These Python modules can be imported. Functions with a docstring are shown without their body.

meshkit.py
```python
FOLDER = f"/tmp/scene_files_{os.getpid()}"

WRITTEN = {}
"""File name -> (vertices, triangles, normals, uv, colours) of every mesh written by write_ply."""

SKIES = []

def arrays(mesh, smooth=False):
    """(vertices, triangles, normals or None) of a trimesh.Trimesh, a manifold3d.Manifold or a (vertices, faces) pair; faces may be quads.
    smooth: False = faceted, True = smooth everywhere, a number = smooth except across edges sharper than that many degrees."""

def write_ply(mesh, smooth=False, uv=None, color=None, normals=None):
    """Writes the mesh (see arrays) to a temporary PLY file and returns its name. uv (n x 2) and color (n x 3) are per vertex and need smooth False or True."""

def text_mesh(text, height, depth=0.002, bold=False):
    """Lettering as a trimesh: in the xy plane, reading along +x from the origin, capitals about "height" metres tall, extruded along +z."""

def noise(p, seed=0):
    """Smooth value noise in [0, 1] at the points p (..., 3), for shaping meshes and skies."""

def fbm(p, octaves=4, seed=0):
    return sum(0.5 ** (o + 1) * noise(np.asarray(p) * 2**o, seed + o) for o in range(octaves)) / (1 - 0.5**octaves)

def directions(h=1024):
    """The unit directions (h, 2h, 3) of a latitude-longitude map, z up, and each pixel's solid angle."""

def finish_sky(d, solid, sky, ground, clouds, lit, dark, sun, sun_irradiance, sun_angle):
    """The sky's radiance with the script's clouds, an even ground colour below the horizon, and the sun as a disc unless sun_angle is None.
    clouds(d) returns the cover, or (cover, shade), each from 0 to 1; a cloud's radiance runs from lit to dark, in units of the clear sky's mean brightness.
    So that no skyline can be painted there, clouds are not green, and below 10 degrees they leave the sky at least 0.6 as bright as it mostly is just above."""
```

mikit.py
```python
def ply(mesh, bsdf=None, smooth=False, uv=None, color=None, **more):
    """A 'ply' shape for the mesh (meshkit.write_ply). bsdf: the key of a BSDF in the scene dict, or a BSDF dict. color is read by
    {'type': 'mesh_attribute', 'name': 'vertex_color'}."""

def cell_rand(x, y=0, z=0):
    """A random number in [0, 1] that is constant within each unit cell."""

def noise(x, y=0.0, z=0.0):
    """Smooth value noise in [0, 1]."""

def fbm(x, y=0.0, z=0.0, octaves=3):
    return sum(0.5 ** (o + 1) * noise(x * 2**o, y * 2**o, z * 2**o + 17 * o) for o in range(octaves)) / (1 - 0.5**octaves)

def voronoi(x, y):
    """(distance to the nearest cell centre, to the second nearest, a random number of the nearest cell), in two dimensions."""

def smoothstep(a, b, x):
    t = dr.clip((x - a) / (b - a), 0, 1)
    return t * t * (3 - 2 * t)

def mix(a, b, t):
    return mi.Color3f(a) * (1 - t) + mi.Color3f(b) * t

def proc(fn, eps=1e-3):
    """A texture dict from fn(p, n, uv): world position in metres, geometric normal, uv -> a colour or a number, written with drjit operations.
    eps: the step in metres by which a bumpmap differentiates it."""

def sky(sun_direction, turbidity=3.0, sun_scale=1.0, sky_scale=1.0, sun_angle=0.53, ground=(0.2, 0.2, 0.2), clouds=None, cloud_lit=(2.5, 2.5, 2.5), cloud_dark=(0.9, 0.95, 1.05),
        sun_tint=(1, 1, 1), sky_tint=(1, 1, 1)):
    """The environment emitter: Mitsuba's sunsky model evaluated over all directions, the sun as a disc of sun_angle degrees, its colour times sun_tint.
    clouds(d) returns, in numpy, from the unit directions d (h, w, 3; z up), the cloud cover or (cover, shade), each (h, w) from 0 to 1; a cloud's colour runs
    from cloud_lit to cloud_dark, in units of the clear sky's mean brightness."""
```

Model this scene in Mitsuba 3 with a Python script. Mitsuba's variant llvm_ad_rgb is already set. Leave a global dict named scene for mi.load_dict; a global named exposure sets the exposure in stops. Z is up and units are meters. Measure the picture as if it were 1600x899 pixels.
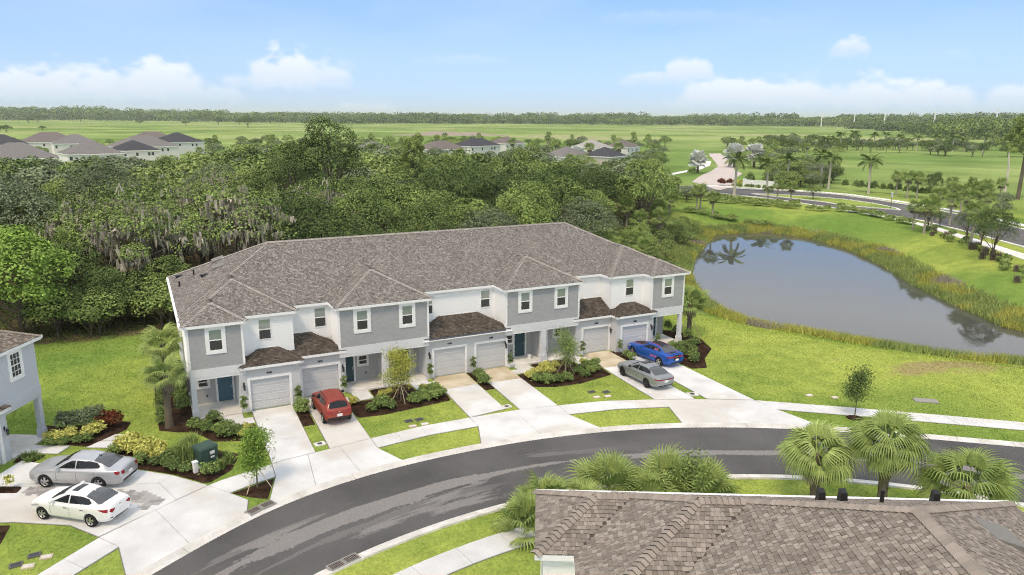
import math, random
import numpy as np, trimesh, drjit as dr, mitsuba as mi, mikit, meshkit
import shapely
from shapely.geometry import Polygon, LineString, MultiPolygon, Point, box as sbox
from shapely.ops import unary_union
from mikit import noise, fbm, smoothstep, mix, cell_rand, voronoi, proc, ply
T = mi.ScalarTransform4f
scene, labels = {}, {}

# ------------------------------------------------------------------ camera, sky, exposure
CAM = np.array([-5.393, -48.197, 18.787])
YAW, PITCH, ROLL = math.radians(26.718), math.radians(12.935), math.radians(0.342)
FW = np.array([math.sin(YAW) * math.cos(PITCH), math.cos(YAW) * math.cos(PITCH), -math.sin(PITCH)])
_r = np.array([math.cos(YAW), -math.sin(YAW), 0.0]); _u = np.cross(_r, FW)
UP = _u * math.cos(ROLL) - _r * math.sin(ROLL)
HAZE = 0.00011
scene['camera'] = {'type': 'perspective', 'fov': math.degrees(2 * math.atan(800 / 1166.4)), 'fov_axis': 'x', 'near_clip': 0.5, 'far_clip': 40000.0,
                   'to_world': T().look_at(origin=CAM.tolist(), target=(CAM + FW).tolist(), up=UP.tolist())}

def az_el(px, py):
    return math.degrees(YAW + math.atan((px - 800) / 1166.4)), (181.6 - py) / 1166.4 * 57.3 * math.cos(math.atan((px - 800) / 1166.4))

_rng = np.random.default_rng(7)
_cl = []   # cumulus: azimuth, elevation of the base, half width, height (degrees), strength
for px, py, w, h, s in ((60, 150, 110, 34, .9), (160, 152, 120, 42, .85), (265, 148, 70, 46, .9), (330, 155, 60, 20, .5), (455, 135, 55, 52, .95), (500, 132, 60, 36, .8), (395, 134, 34, 12, .7), (545, 108, 20, 9, .5),
                        (720, 100, 80, 8, .35), (575, 172, 50, 10, .4), (1065, 124, 40, 36, .85), (1010, 128, 50, 12, .6), (1075, 160, 50, 12, .55), (1130, 156, 80, 34, .85), (1195, 156, 90, 36, .9), (1245, 118, 16, 8, .4), (1340, 158, 70, 36, .85),
                        (1420, 156, 70, 32, .85), (1570, 154, 45, 24, .7), (1303, 84, 30, 20, .8), (1450, 88, 30, 6, .3), (1040, 40, 130, 14, .2), (1180, 45, 70, 10, .2)):
    a, e = az_el(px, py)
    _cl.append((a, e, w * .0491, h * .0491, s))
for k in range(90):                      # the same kind of cumulus all round
    a = _rng.uniform(66, 347)
    e = abs(_rng.normal(0, 9)) + 1.0
    _cl.append((a, e, _rng.uniform(2, 6) * (1 + e / 20), _rng.uniform(1, 3) * (1 + e / 20), _rng.uniform(.5, .95)))

def clouds(d):
    az = np.degrees(np.arctan2(d[..., 0], d[..., 1])); el = np.degrees(np.arcsin(np.clip(d[..., 2], -1, 1)))
    q = d * 60.0
    n1 = meshkit.fbm(q * np.array([1, 1, 1.6]), 5, seed=3) - .5
    n2 = meshkit.fbm(q * 2.3 + 11, 4, seed=5) - .5
    cover = np.zeros(az.shape); shade = np.zeros(az.shape)
    for a, e, w, h, s in _cl:
        da = (az - a + 180) % 360 - 180
        t = el - e
        x = np.abs(da) / w
        top = h * np.sqrt(np.clip(1 - x ** 2, 0, 1)) * (1 + 1.5 * n1)
        c = np.clip((top - t) / (.35 * h + .12) + 1.2 * n2, 0, 1) * np.clip((t + .55 + n2 * .8) / .8, 0, 1) * np.clip((1.0 - x) * 4 + n1 * 2, 0, 1)
        cover = np.maximum(cover, c * s * .9)
        shade = np.maximum(shade, c * np.clip(1 - t / (.7 * h + .01), 0, 1) * .8)
    veil = np.clip(meshkit.fbm(d * np.array([5, 5, 14]), 4, seed=9) * 1.6 - .55, 0, 1) * np.clip((el - 1) / 8, 0, 1)
    hi = np.clip((el - 8.3) / 5, 0, 1) * np.clip(meshkit.fbm(d * 4.5, 5, seed=21) * 2.2 - .12, .30, .94)    # broken cloud overhead
    cover = np.maximum(cover * .93, np.maximum(.32 * veil, hi))
    thin = .56 * np.exp(-np.clip(el, 0, 90) / 3.0) + .03        # pale haze that thickens towards the horizon
    shade = np.maximum(shade, np.clip((el - 9) / 13, 0, 1) * meshkit.fbm(d * 6, 4, seed=31) * .9)
    tot = 1 - (1 - cover) * (1 - thin)
    return tot, np.clip((cover * shade + (tot - cover) * np.clip(1 - (el - 9) / 20, .3, 1)) / np.maximum(tot, 1e-6), 0, 1)

SUN = np.array([-0.45, -0.42, 0.9])
scene['sky_light'] = mikit.sky(SUN, turbidity=3.0, sun_scale=0.40, sky_scale=1.2, sun_angle=13.0, sun_tint=(1.03, 1.0, .96), clouds=clouds, cloud_lit=(2.58, 2.66, 2.76), cloud_dark=(1.92, 2.10, 2.42), sky_tint=(.94, 1.04, 1.27), ground=(.12, .15, .06))
exposure = 1.76

# ------------------------------------------------------------------ helpers
def numbered(key):
    if key not in _used:
        _used.add(key); return key
    n = _count.get(key, 0) + 1
    while f'{key}_{n:03d}' in _used: n += 1
    _count[key] = n; k = f'{key}_{n:03d}'; _used.add(k); return k
_used, _count = set(scene), {}

def put(name, mesh, mat, parent=None, smooth=False, uv=None, color=None, to_world=None, **lab):
    key = numbered((parent + '__' if parent else '') + name)
    d = ply(mesh, mat, smooth, uv=uv, color=color)
    if to_world is not None: d['to_world'] = TW(to_world)
    scene[key] = d
    if lab: labels[key] = lab
    return key

def TW(m): return m if not isinstance(m, np.ndarray) else T(m.tolist())

def again(name, d, parent=None, to_world=None, **lab):
    key = numbered((parent + '__' if parent else '') + name)
    scene[key] = dict(d)
    if to_world is not None: scene[key]['to_world'] = TW(to_world)
    if lab: labels[key] = lab
    return key

def thing(name, label, category, group=None):
    key = numbered(name); labels[key] = {'label': label, 'category': category}
    if group: labels[key]['group'] = group
    return key

class MB:
    """collects triangles"""
    def __init__(s): s.v, s.f, s.n = [], [], 0
    def add(s, v, f):
        v = np.asarray(v, float); f = np.asarray(f, int)
        if f.shape[1] == 4: f = np.vstack([f[:, [0, 1, 2]], f[:, [0, 2, 3]]])
        s.v.append(v); s.f.append(f + s.n); s.n += len(v); return s
    def box(s, x0, x1, y0, y1, z0, z1):
        v = np.array([[x, y, z] for z in (z0, z1) for y in (y0, y1) for x in (x0, x1)], float)
        return s.add(v, [[0, 2, 3, 1], [4, 5, 7, 6], [0, 1, 5, 4], [2, 6, 7, 3], [0, 4, 6, 2], [1, 3, 7, 5]])
    def mesh(s, m): return s.add(m.vertices, m.faces)
    def poly(s, p, z0, z1):
        for g in (getattr(p, 'geoms', None) or [p]):
            if g.is_empty or g.area < 1e-6 or g.geom_type != 'Polygon': continue
            m = trimesh.creation.extrude_polygon(g, z1 - z0, engine='earcut'); m.apply_translation([0, 0, z0]); s.mesh(m)
        return s
    def sheet(s, p, z):
        """flat sheet of a polygon at height z (number or function of x, y)"""
        for g in (getattr(p, 'geoms', None) or [p]):
            if g.is_empty or g.area < 1e-6 or g.geom_type != 'Polygon': continue
            v, f = trimesh.creation.triangulate_polygon(g, engine='earcut')
            zz = z(v[:, 0], v[:, 1]) if callable(z) else np.full(len(v), z)
            a = v[f]; e1, e2 = a[:, 1] - a[:, 0], a[:, 2] - a[:, 0]; cr = e1[:, 0] * e2[:, 1] - e1[:, 1] * e2[:, 0]
            f = np.where((cr < 0)[:, None], f[:, ::-1], f)
            s.add(np.c_[v, zz], f)
        return s
    def tube(s, pts, rad, sides=8, cap=True):
        p = np.asarray(pts, float); r = np.broadcast_to(rad, (len(p),))
        t = np.gradient(p, axis=0); t /= np.linalg.norm(t, axis=1, keepdims=True) + 1e-12
        a = np.cross(t, [0.31, .95, 0.05]); a /= np.linalg.norm(a, axis=1, keepdims=True) + 1e-9
        b = np.cross(t, a); an = np.arange(sides) * 2 * np.pi / sides
        v = p[:, None] + r[:, None, None] * (np.cos(an)[None, :, None] * a[:, None] + np.sin(an)[None, :, None] * b[:, None])
        i, j = np.meshgrid(np.arange(len(p) - 1), np.arange(sides), indexing='ij')
        q = np.stack([i * sides + j, i * sides + (j + 1) % sides, (i + 1) * sides + (j + 1) % sides, (i + 1) * sides + j], -1).reshape(-1, 4)
        s.add(v.reshape(-1, 3), q)
        if cap:
            for k in (0, len(p) - 1):
                s.add(np.vstack([v[k], p[k:k + 1]]), [[i, (i + 1) % sides, sides] if k else [(i + 1) % sides, i, sides] for i in range(sides)])
        return s
    def out(s, M=None):
        v, f = np.vstack(s.v), np.vstack(s.f)
        if M is not None: v = v @ M[:3, :3].T + M[:3, 3]
        return v, f

def Mz(x, y, deg, z=0.0):
    c, s_ = math.cos(math.radians(deg)), math.sin(math.radians(deg))
    return np.array([[c, -s_, 0, x], [s_, c, 0, y], [0, 0, 1, z], [0, 0, 0, 1.0]])

def rbox(sx, sy, sz, r, M=None):
    """rounded box, centred in x, y and standing on z = 0, as a mesh"""
    import manifold3d as m3
    pts = []
    for x in (-sx / 2 + r, sx / 2 - r):
        for y in (-sy / 2 + r, sy / 2 - r):
            for z in (r, sz - r):
                pts.append((x, y, z))
    sph = trimesh.creation.icosphere(subdivisions=1, radius=r)
    v = np.vstack([sph.vertices + p for p in pts])
    m = trimesh.convex.convex_hull(v)
    v, f = np.array(m.vertices), np.array(m.faces)
    if M is not None: v = v @ M[:3, :3].T + M[:3, 3]
    return v, f

# ------------------------------------------------------------------ materials
def bs(name, d): scene[name] = d; _used.add(name); return name
def rough(rgb, r=.8, spec=.3, metal=0.0, **k):
    return {'type': 'twosided', 'bsdf': {'type': 'principled', 'base_color': {'type': 'rgb', 'value': list(rgb)} if isinstance(rgb, (tuple, list)) else rgb, 'roughness': r, 'specular': spec, 'metallic': metal, **k}}
def dif(tex): return {'type': 'twosided', 'bsdf': {'type': 'diffuse', 'reflectance': {'type': 'rgb', 'value': list(tex)} if isinstance(tex, (tuple, list)) else tex}}
VC = {'type': 'mesh_attribute', 'name': 'vertex_color'}

# plants: uv.x picks the colour family (whole part) and the tone inside it, uv.y the brightness of the leaf
_FAM = [((.084, .128, .046), (.33, .44, .13)), ((.33, .30, .235), (.56, .51, .42)), ((.075, .058, .044), (.27, .225, .175)), ((.34, .37, .075), (.68, .66, .20)),
        ((.50, .52, .48), (.82, .83, .79)), ((.09, .035, .022), (.30, .085, .04)), ((.16, .22, .028), (.35, .40, .06)), ((.17, .25, .07), (.42, .50, .17)), ((.060, .094, .036), (.165, .235, .078)), ((.12, .155, .085), (.31, .37, .21)), ((.15, .25, .045), (.34, .49, .11))]
def lawn_fn(x, y):
    f1, f2 = fbm(x * .09, y * .09, 0, 4), fbm(x * .9, y * .9, 3, 3)
    lawn = mix((.205, .305, .062), (.385, .452, .098), dr.clip((f1 - .5) * 2.2 + .5 + (f2 - .5) * .7, 0, 1))
    wet = smoothstep(.42, .62, fbm(x * .05 + 9, y * .05, 0, 3)) * smoothstep(22, 40, x) + smoothstep(14.5, 18, y - .15 * x) * (1 - smoothstep(8, 20, x))
    lawn = mix(lawn, mi.Color3f(.15, .265, .055), dr.clip(wet, 0, 1) * .65)
    dry = smoothstep(.55, .7, fbm(x * .13 + 40, y * .22 + 7, 0, 4)) * smoothstep(40, 44, x) * (1 - smoothstep(62, 70, x)) * (1 - smoothstep(-6, -2, y))
    return mix(lawn, mi.Color3f(.38, .29, .16), dry * .75), f1, f2
def plant_fn(p, n, uv):
    x = uv.x; k = dr.floor(x); t = x - k
    t = dr.clip(t + (noise(p.x * .35, p.y * .35, p.z * .6) - .5) * .35, 0, 1)
    a, b = mi.Color3f(_FAM[0][0]), mi.Color3f(_FAM[0][1])
    for i in range(1, len(_FAM)):
        on = k > i - .5
        a = dr.select(on, mi.Color3f(_FAM[i][0]), a); b = dr.select(on, mi.Color3f(_FAM[i][1]), b)
    c = a * (1 - t) + b * t
    lawn, f1, f2 = lawn_fn(p.x, p.y)
    c = dr.select((k > 5.5) & (k < 6.5), lawn * (.8 + .5 * (uv.x - k)), c)
    return c * uv.y
bs('plant_material', dif(proc(plant_fn)))

def ground_fn(p, n, uv):
    x, y, z = p.x, p.y, p.z
    f3 = noise(x * 9, y * 9)
    lawn, f1, f2 = lawn_fn(x, y)
    lawn = lawn * (.78 + .34 * f3 + .2 * (f2 - .5))
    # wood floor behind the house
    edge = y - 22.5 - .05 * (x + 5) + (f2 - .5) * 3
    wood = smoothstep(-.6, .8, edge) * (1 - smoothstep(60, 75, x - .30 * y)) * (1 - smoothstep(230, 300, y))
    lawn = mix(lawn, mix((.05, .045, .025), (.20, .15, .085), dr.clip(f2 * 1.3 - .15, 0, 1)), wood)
    # pond bank and bed by height
    bank = smoothstep(-1.7, -2.3, z)
    lawn = mix(lawn, mix((.16, .19, .04), (.34, .27, .10), dr.clip(f1 * 1.6 - .3, 0, 1)) * (.6 + .7 * f3), bank)
    lawn = mix(lawn, mi.Color3f(.07, .06, .04), smoothstep(-2.5, -2.7, z))
    # pasture beyond
    d = dr.sqrt(dr.square(x + 5.4) + dr.square(y + 48.2))
    g1, g2 = fbm(x * .012, y * .012, 5, 5), fbm(x * .06, y * .06, 8, 4)
    past = mix((.18, .275, .075), (.34, .42, .145), dr.clip((g1 - .5) * 2.6 + .5, 0, 1)) * (.7 + .6 * g2)
    past = mix(past, mi.Color3f(.42, .36, .25), smoothstep(.66, .72, g1) * .5)
    return mix(lawn, past, smoothstep(150, 260, d))
bs('ground_material', dif(proc(ground_fn)))

def concrete_fn(p, n, uv):
    x, y = p.x, p.y
    f = fbm(x * .7, y * .7, 0, 4); g = noise(x * 25, y * 25); h = fbm(x * .25 + 3, y * .25, 0, 4)
    c = mix((.59, .588, .575), (.75, .752, .745), dr.clip((f - .5) * 1.8 + .55, 0, 1)) * (.95 + .08 * g)
    stain = smoothstep(.56, .72, h)
    return mix(c, mi.Color3f(.55, .50, .41), stain * .45)
bs('concrete_material', rough(proc(concrete_fn), .85, .25))
def tan_fn(p, n, uv):
    f = fbm(p.x * 1.1, p.y * 1.1, 0, 4); g = noise(p.x * 30, p.y * 30)
    return mix((.47, .385, .255), (.66, .585, .45), dr.clip((f - .5) * 1.8 + .5, 0, 1)) * (.93 + .1 * g)
bs('tan_concrete_material', rough(proc(tan_fn), .85, .25))
def curb_fn(p, n, uv):
    f = fbm(p.x * 1.5, p.y * 1.5, 0, 4); g = noise(p.x * 20, p.y * 20)
    return mix((.56, .54, .49), (.76, .74, .70), dr.clip((f - .5) * 1.6 + .55, 0, 1)) * (.93 + .1 * g)
bs('curb_material', rough(proc(curb_fn), .85, .25))
def asphalt_fn(p, n, uv):
    x, y = p.x, p.y
    r = dr.sqrt(dr.square(x - 9.85) + dr.square(y + 47)); a = dr.atan2(y + 47, x - 9.85) * 33
    f = fbm(a * .22, r * 1.6, 0, 5); f2 = fbm(x * .3, y * .3, 4, 4); g = noise(x * 40, y * 40); g2 = noise(x * 9, y * 9)
    c = mix((.076, .073, .072), (.118, .114, .112), dr.clip((f2 - .5) * 2 + .5, 0, 1)) * (.85 + .3 * g)
    ctr = 32.25 + (noise(a * .10, 3) - .5) * .8
    m1 = smoothstep(.50, .56, f * .8 + .55 * dr.exp(-dr.square((r - ctr) / .52)) - .17 - .10 * smoothstep(60, 44, a) + .10 * (g2 - .5) + .25 * (noise(a * .35, r * .6, 7) - .5))
    m2 = smoothstep(.52, .58, f + .25 * dr.exp(-dr.square((r - ctr + 1.15) / .22)) - .09 + .08 * (g2 - .5)) * smoothstep(48, 54, a)
    m3 = smoothstep(.54, .60, f + .25 * dr.exp(-dr.square((r - ctr - 1.05) / .30)) - .10) * smoothstep(40, 50, a)
    worn = mi.Color3f(.255, .240, .232) * (.8 + .35 * g)
    return mix(c, worn, dr.clip(m1 + .40 * m2 + .5 * m3, 0, 1) * .92)
bs('joint_material', rough((.20, .195, .18), .9, .2))
bs('asphalt_material', rough(proc(asphalt_fn), .75, .3))
def mulch_fn(p, n, uv):
    f = noise(p.x * 22, p.y * 22, p.z * 9); g = fbm(p.x * 3, p.y * 3, 0, 3)
    return mix((.018, .011, .008), (.10, .062, .042), dr.clip(f * .8 + (g - .5), 0, 1))
bs('mulch_material', dif(proc(mulch_fn)))
def stucco_fn(p, n, uv):
    return mi.Color3f(.565, .575, .59) * (.94 + .08 * fbm(p.x * 2 + p.y, p.z * 2, 0, 3) + .03 * noise(p.x * 30, p.y * 30, p.z * 30))
bs('stucco_material', rough(proc(stucco_fn), .85, .2))
bs('pale_stucco_material', rough((.70, .71, .73), .85, .2))
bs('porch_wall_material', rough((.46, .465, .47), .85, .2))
bs('white_siding_material', rough((.88, .88, .875), .6, .35))
bs('white_trim_material', rough((.86, .86, .86), .5, .4))
bs('grey_siding_material', rough(VC, .75, .3))
bs('lavender_wall_material', rough((.55, .575, .63), .85, .2))
bs('shingle_material', dif(VC))
bs('garage_door_material', rough((.56, .57, .585), .5, .4))
bs('blue_door_material', rough((.075, .155, .225), .45, .4))
bs('teal_door_material', rough((.035, .085, .105), .45, .4))
bs('black_metal_material', rough((.018, .018, .02), .45, .4))
bs('dark_grey_material', rough((.06, .062, .066), .6, .3))
bs('blind_glass_material', {'type': 'twosided', 'bsdf': {'type': 'plastic', 'diffuse_reflectance': {'type': 'rgb', 'value': [.29, .33, .29]}, 'int_ior': 1.9}})  # grey-green diffuse holds the blinds and a painted-in lawn reflection
bs('screen_glass_material', {'type': 'twosided', 'bsdf': {'type': 'roughplastic', 'diffuse_reflectance': {'type': 'rgb', 'value': [.055, .056, .056]}, 'alpha': .15, 'int_ior': 1.5}})
bs('yellow_paint_material', rough((.62, .5, .03), .5, .4))
bs('metal_material', rough((.55, .56, .58), .4, .5, .8))
bs('green_box_material', rough((.045, .085, .068), .5, .4))
bs('paint_white_material', rough((.8, .8, .8), .5, .4))
bs('far_wall_material', rough((.66, .65, .63), .85, .2))
bs('far_roof_material', dif((.225, .212, .205)))
bs('far_dark_roof_material', dif((.085, .085, .095)))
bs('tan_paving_material', rough((.42, .375, .35), .85, .2))
bs('water_material', {'type': 'plastic', 'diffuse_reflectance': {'type': 'rgb', 'value': [.085, .085, .078]}, 'int_ior': 1.42})
# ------------------------------------------------------------------ ground and pond
POND = Polygon([(62.1, 31.5), (58.5, 26.5), (54.2, 18.8), (52.2, 13.3), (52.0, 9.4), (52.7, 6.6), (54.5, 3.7), (56.7, -1.3), (59.1, -5.4), (61.5, -8.7), (65.6, -12.5), (70.8, -15.6), (75.6, -12.8), (75.4, -8.0), (75.3, -3.8), (77.9, 1.1), (80.8, 6.3), (84.9, 13.3), (92.8, 23.8), (100.6, 36.9), (103.6, 48.2), (102.1, 55.9), (97.0, 57.9), (90.1, 58.2), (82.4, 51.7), (70.9, 41.2), (65.8, 35.7)])
def pond_dist(x, y):
    pts = shapely.points(x, y); d = shapely.distance(POND.exterior, pts)
    return np.where(shapely.contains(POND, pts), -d, d)
def height(x, y):
    x, y = np.asarray(x, float), np.asarray(y, float)
    h = np.zeros(x.shape)
    near = (x > 35) & (x < 122) & (y > -36) & (y < 78)
    if near.any():
        sd = pond_dist(x[near], y[near])
        t = np.clip((12.0 - sd) / 12.0, 0, 1); t = .75 * t + .25 * t * t * (3 - 2 * t)
        h[near] = -2.6 * t ** 1.08 - 1.3 * np.clip(-sd / 5, 0, 1)
    return h
def _axis(lo, hi, fine, far):
    a = np.arange(lo, hi + 1e-6, fine); s = fine; r = [hi]; l = [lo]
    while r[-1] < far: s *= 1.35; r.append(r[-1] + s)
    s = fine
    while l[-1] > -far: s *= 1.35; l.append(l[-1] - s)
    return np.concatenate([l[:0:-1], a, r[1:]])
gx, gy = _axis(36, 121, 1.0, 15000), _axis(-35, 77, 1.0, 15000)
X, Y = np.meshgrid(gx, gy, indexing='ij')
Zg = height(X.ravel(), Y.ravel())
i, j = np.meshgrid(np.arange(len(gx) - 1), np.arange(len(gy) - 1), indexing='ij'); n = len(gy)
q = np.stack([i * n + j, (i + 1) * n + j, (i + 1) * n + j + 1, i * n + j + 1], -1).reshape(-1, 4)
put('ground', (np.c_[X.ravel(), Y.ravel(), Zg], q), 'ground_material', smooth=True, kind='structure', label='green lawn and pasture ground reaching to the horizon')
put('pond', MB().sheet(POND.buffer(1.2), -2.6).out(), 'water_material', kind='structure', label='still grey pond with grassy banks')

# ------------------------------------------------------------------ the street
RC, RR = np.array([9.85, -47.0]), 29.14
up = np.array([[-34, -34.5], [-20, -25.5], [-6.4, -16.75], [-1.5, -13.75], [2.6, -12.35], [6.7, -11.75], [10.95, -11.7], [14.7, -12.0], [18.6, -12.75], [22.8, -14.1], [26.7, -15.9], [31, -18.5], [36, -22.35], [40, -25.6], [56, -39], [75, -55]])
from scipy.interpolate import CubicSpline
_t = np.r_[0, np.cumsum(np.hypot(*np.diff(up, axis=0).T))]
_sp = CubicSpline(_t, up)
S = np.linspace(0, _t[-1], 260); UPL = _sp(S); _d = _sp(S, 1); _d /= np.linalg.norm(_d, axis=1, keepdims=True); UPN = np.c_[-_d[:, 1], _d[:, 0]]
_a = np.radians(np.linspace(158, 28, 140))
LOL = np.c_[RC[0] + RR * np.cos(_a), RC[1] + RR * np.sin(_a)]
e0, e1 = LOL[0], LOL[-1]
LOL = np.vstack([[e0 + np.array([-14, -22])], LOL, [e1 + np.array([14, -16])]])
ROAD = Polygon(np.vstack([UPL, LOL[::-1]])).buffer(0)
put('road', MB().sheet(ROAD, .006).out(), 'asphalt_material', kind='structure', label='dark curved asphalt street with worn pale streaks')

def curb(line, normal, step, first=0):
    """kerb pieces along a line; normal points away from the road"""
    d = np.r_[0, np.cumsum(np.hypot(*np.diff(line, axis=0).T))]
    prof = [(0, -.02), (0, .012), (.24, .03), (.36, .085), (.54, .10), (.56, -.02)]
    k = d[0] + first
    while k < d[-1] - step:
        s = np.linspace(k + .012, k + step - .012, 5)
        c = np.c_[np.interp(s, d, line[:, 0]), np.interp(s, d, line[:, 1])]; nn = np.c_[np.interp(s, d, normal[:, 0]), np.interp(s, d, normal[:, 1])]
        v = np.vstack([np.c_[c + nn * a, np.full(5, z)] for a, z in prof]); m = len(prof)
        f = [[i * 5 + j, (i + 1) * 5 + j, (i + 1) * 5 + j + 1, i * 5 + j + 1] for i in range(m - 1) for j in range(4)]
        f = MB().add(v, np.array(f)[:, ::-1]); f.add(v, [[0, 5, 10], [0, 10, 15], [0, 15, 20], [0, 20, 25]]); f.add(v, [[4, 14, 9], [4, 19, 14], [4, 24, 19], [4, 29, 24]])
        yield f.out(), c[2]
        k += step
keep = lambda c: -16 < c[0] < 45 and c[1] > -36
labels['curb'] = {'kind': 'structure', 'label': 'pale concrete kerb along the far side of the street'}; _used.add('curb')
for m, c in curb(UPL, UPN, 3.05, 1.2):
    if keep(c): put('segment', m, 'curb_material', 'curb', smooth=20)
labels['near_curb'] = {'kind': 'structure', 'label': 'pale concrete kerb along the near side of the street'}; _used.add('near_curb')
_ln = (RC - LOL); _ln /= np.linalg.norm(_ln, axis=1, keepdims=True)
for m, c in curb(LOL, _ln, 3.05, .7):
    if keep(c): put('segment', m, 'curb_material', 'near_curb', smooth=20)

# ------------------------------------------------------------------ concrete slabs
_slabs = []
def slab(poly, parent, mat='concrete_material', z=.05, gap=.012, name='slab'):
    _slabs.append(Polygon(poly).buffer(.03)); p = Polygon(poly).buffer(-gap, join_style=2)
    if not p.is_empty: return put(name, MB().poly(p, -.05, z).out(), mat, parent)
def struct(key, label): labels[key] = {'kind': 'structure', 'label': label}; _used.add(key); return key
def ladder(a, b, n, parent, **k):
    a, b = np.array(a, float), np.array(b, float)
    def rs(l, m):
        d = np.r_[0, np.cumsum(np.hypot(*np.diff(l, axis=0).T))]; s = np.linspace(0, d[-1], m); return np.c_[np.interp(s, d, l[:, 0]), np.interp(s, d, l[:, 1])]
    A, B = rs(a, n * 3 + 1), rs(b, n * 3 + 1)
    for q in range(n): slab(np.vstack([A[3 * q:3 * q + 4], B[3 * q:3 * q + 4][::-1]]), parent, **k)

def curb_at(x):   # outer edge of the far kerb at x
    o = UPL + UPN * .565
    return float(np.interp(x, o[:, 0], o[:, 1]))
def drive(i, x0, x1, y0, y1a, y1b, tan, slabs, lab):
    key = struct('driveway' if i == 0 else f'driveway_{i:03d}', lab)
    ys = np.linspace(0, 1, slabs + 1)
    for q in range(slabs):
        ya0, ya1 = y0 + (y1a - y0) * ys[q], y0 + (y1a - y0) * ys[q + 1]; yb0, yb1 = y0 + (y1b - y0) * ys[q], y0 + (y1b - y0) * ys[q + 1]
        fx = lambda xs, t: xs[0] + (xs[1] - xs[0]) * t
        slab([(fx(x0, ys[q]), ya0), (fx(x1, ys[q]), yb0), (fx(x1, ys[q + 1]), yb1), (fx(x0, ys[q + 1]), ya1)], key, 'tan_concrete_material' if q == 0 and tan else 'concrete_material')
    return key
g = 'driveways of the townhouse row'
drive(0, (-.02, -.1), (2.52, 2.35), -.12, -8.37, -8.0, False, 3, 'pale concrete driveway in front of the leftmost garage, left end of the row')
k2 = drive(1, (3.42, 3.2), (5.8, 5.7), .72, -7.9, -7.54, False, 3, 'concrete driveway under the red hatchback')
k3 = drive(2, (12.72, 12.3), (15.35, 14.95), .72, -7.2, -6.9, True, 3, 'concrete driveway with tan stain in front of the third garage')
drive(3, (16.2, 15.75), (18.72, 18.35), .72, -7.5, -7.85, True, 3, 'concrete driveway with tan stain in front of the fourth garage')
drive(4, (25.55, 24.85), (28.1, 27.4), .72, -9.9, -10.95, True, 3, 'concrete driveway under the grey sedan')
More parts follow.
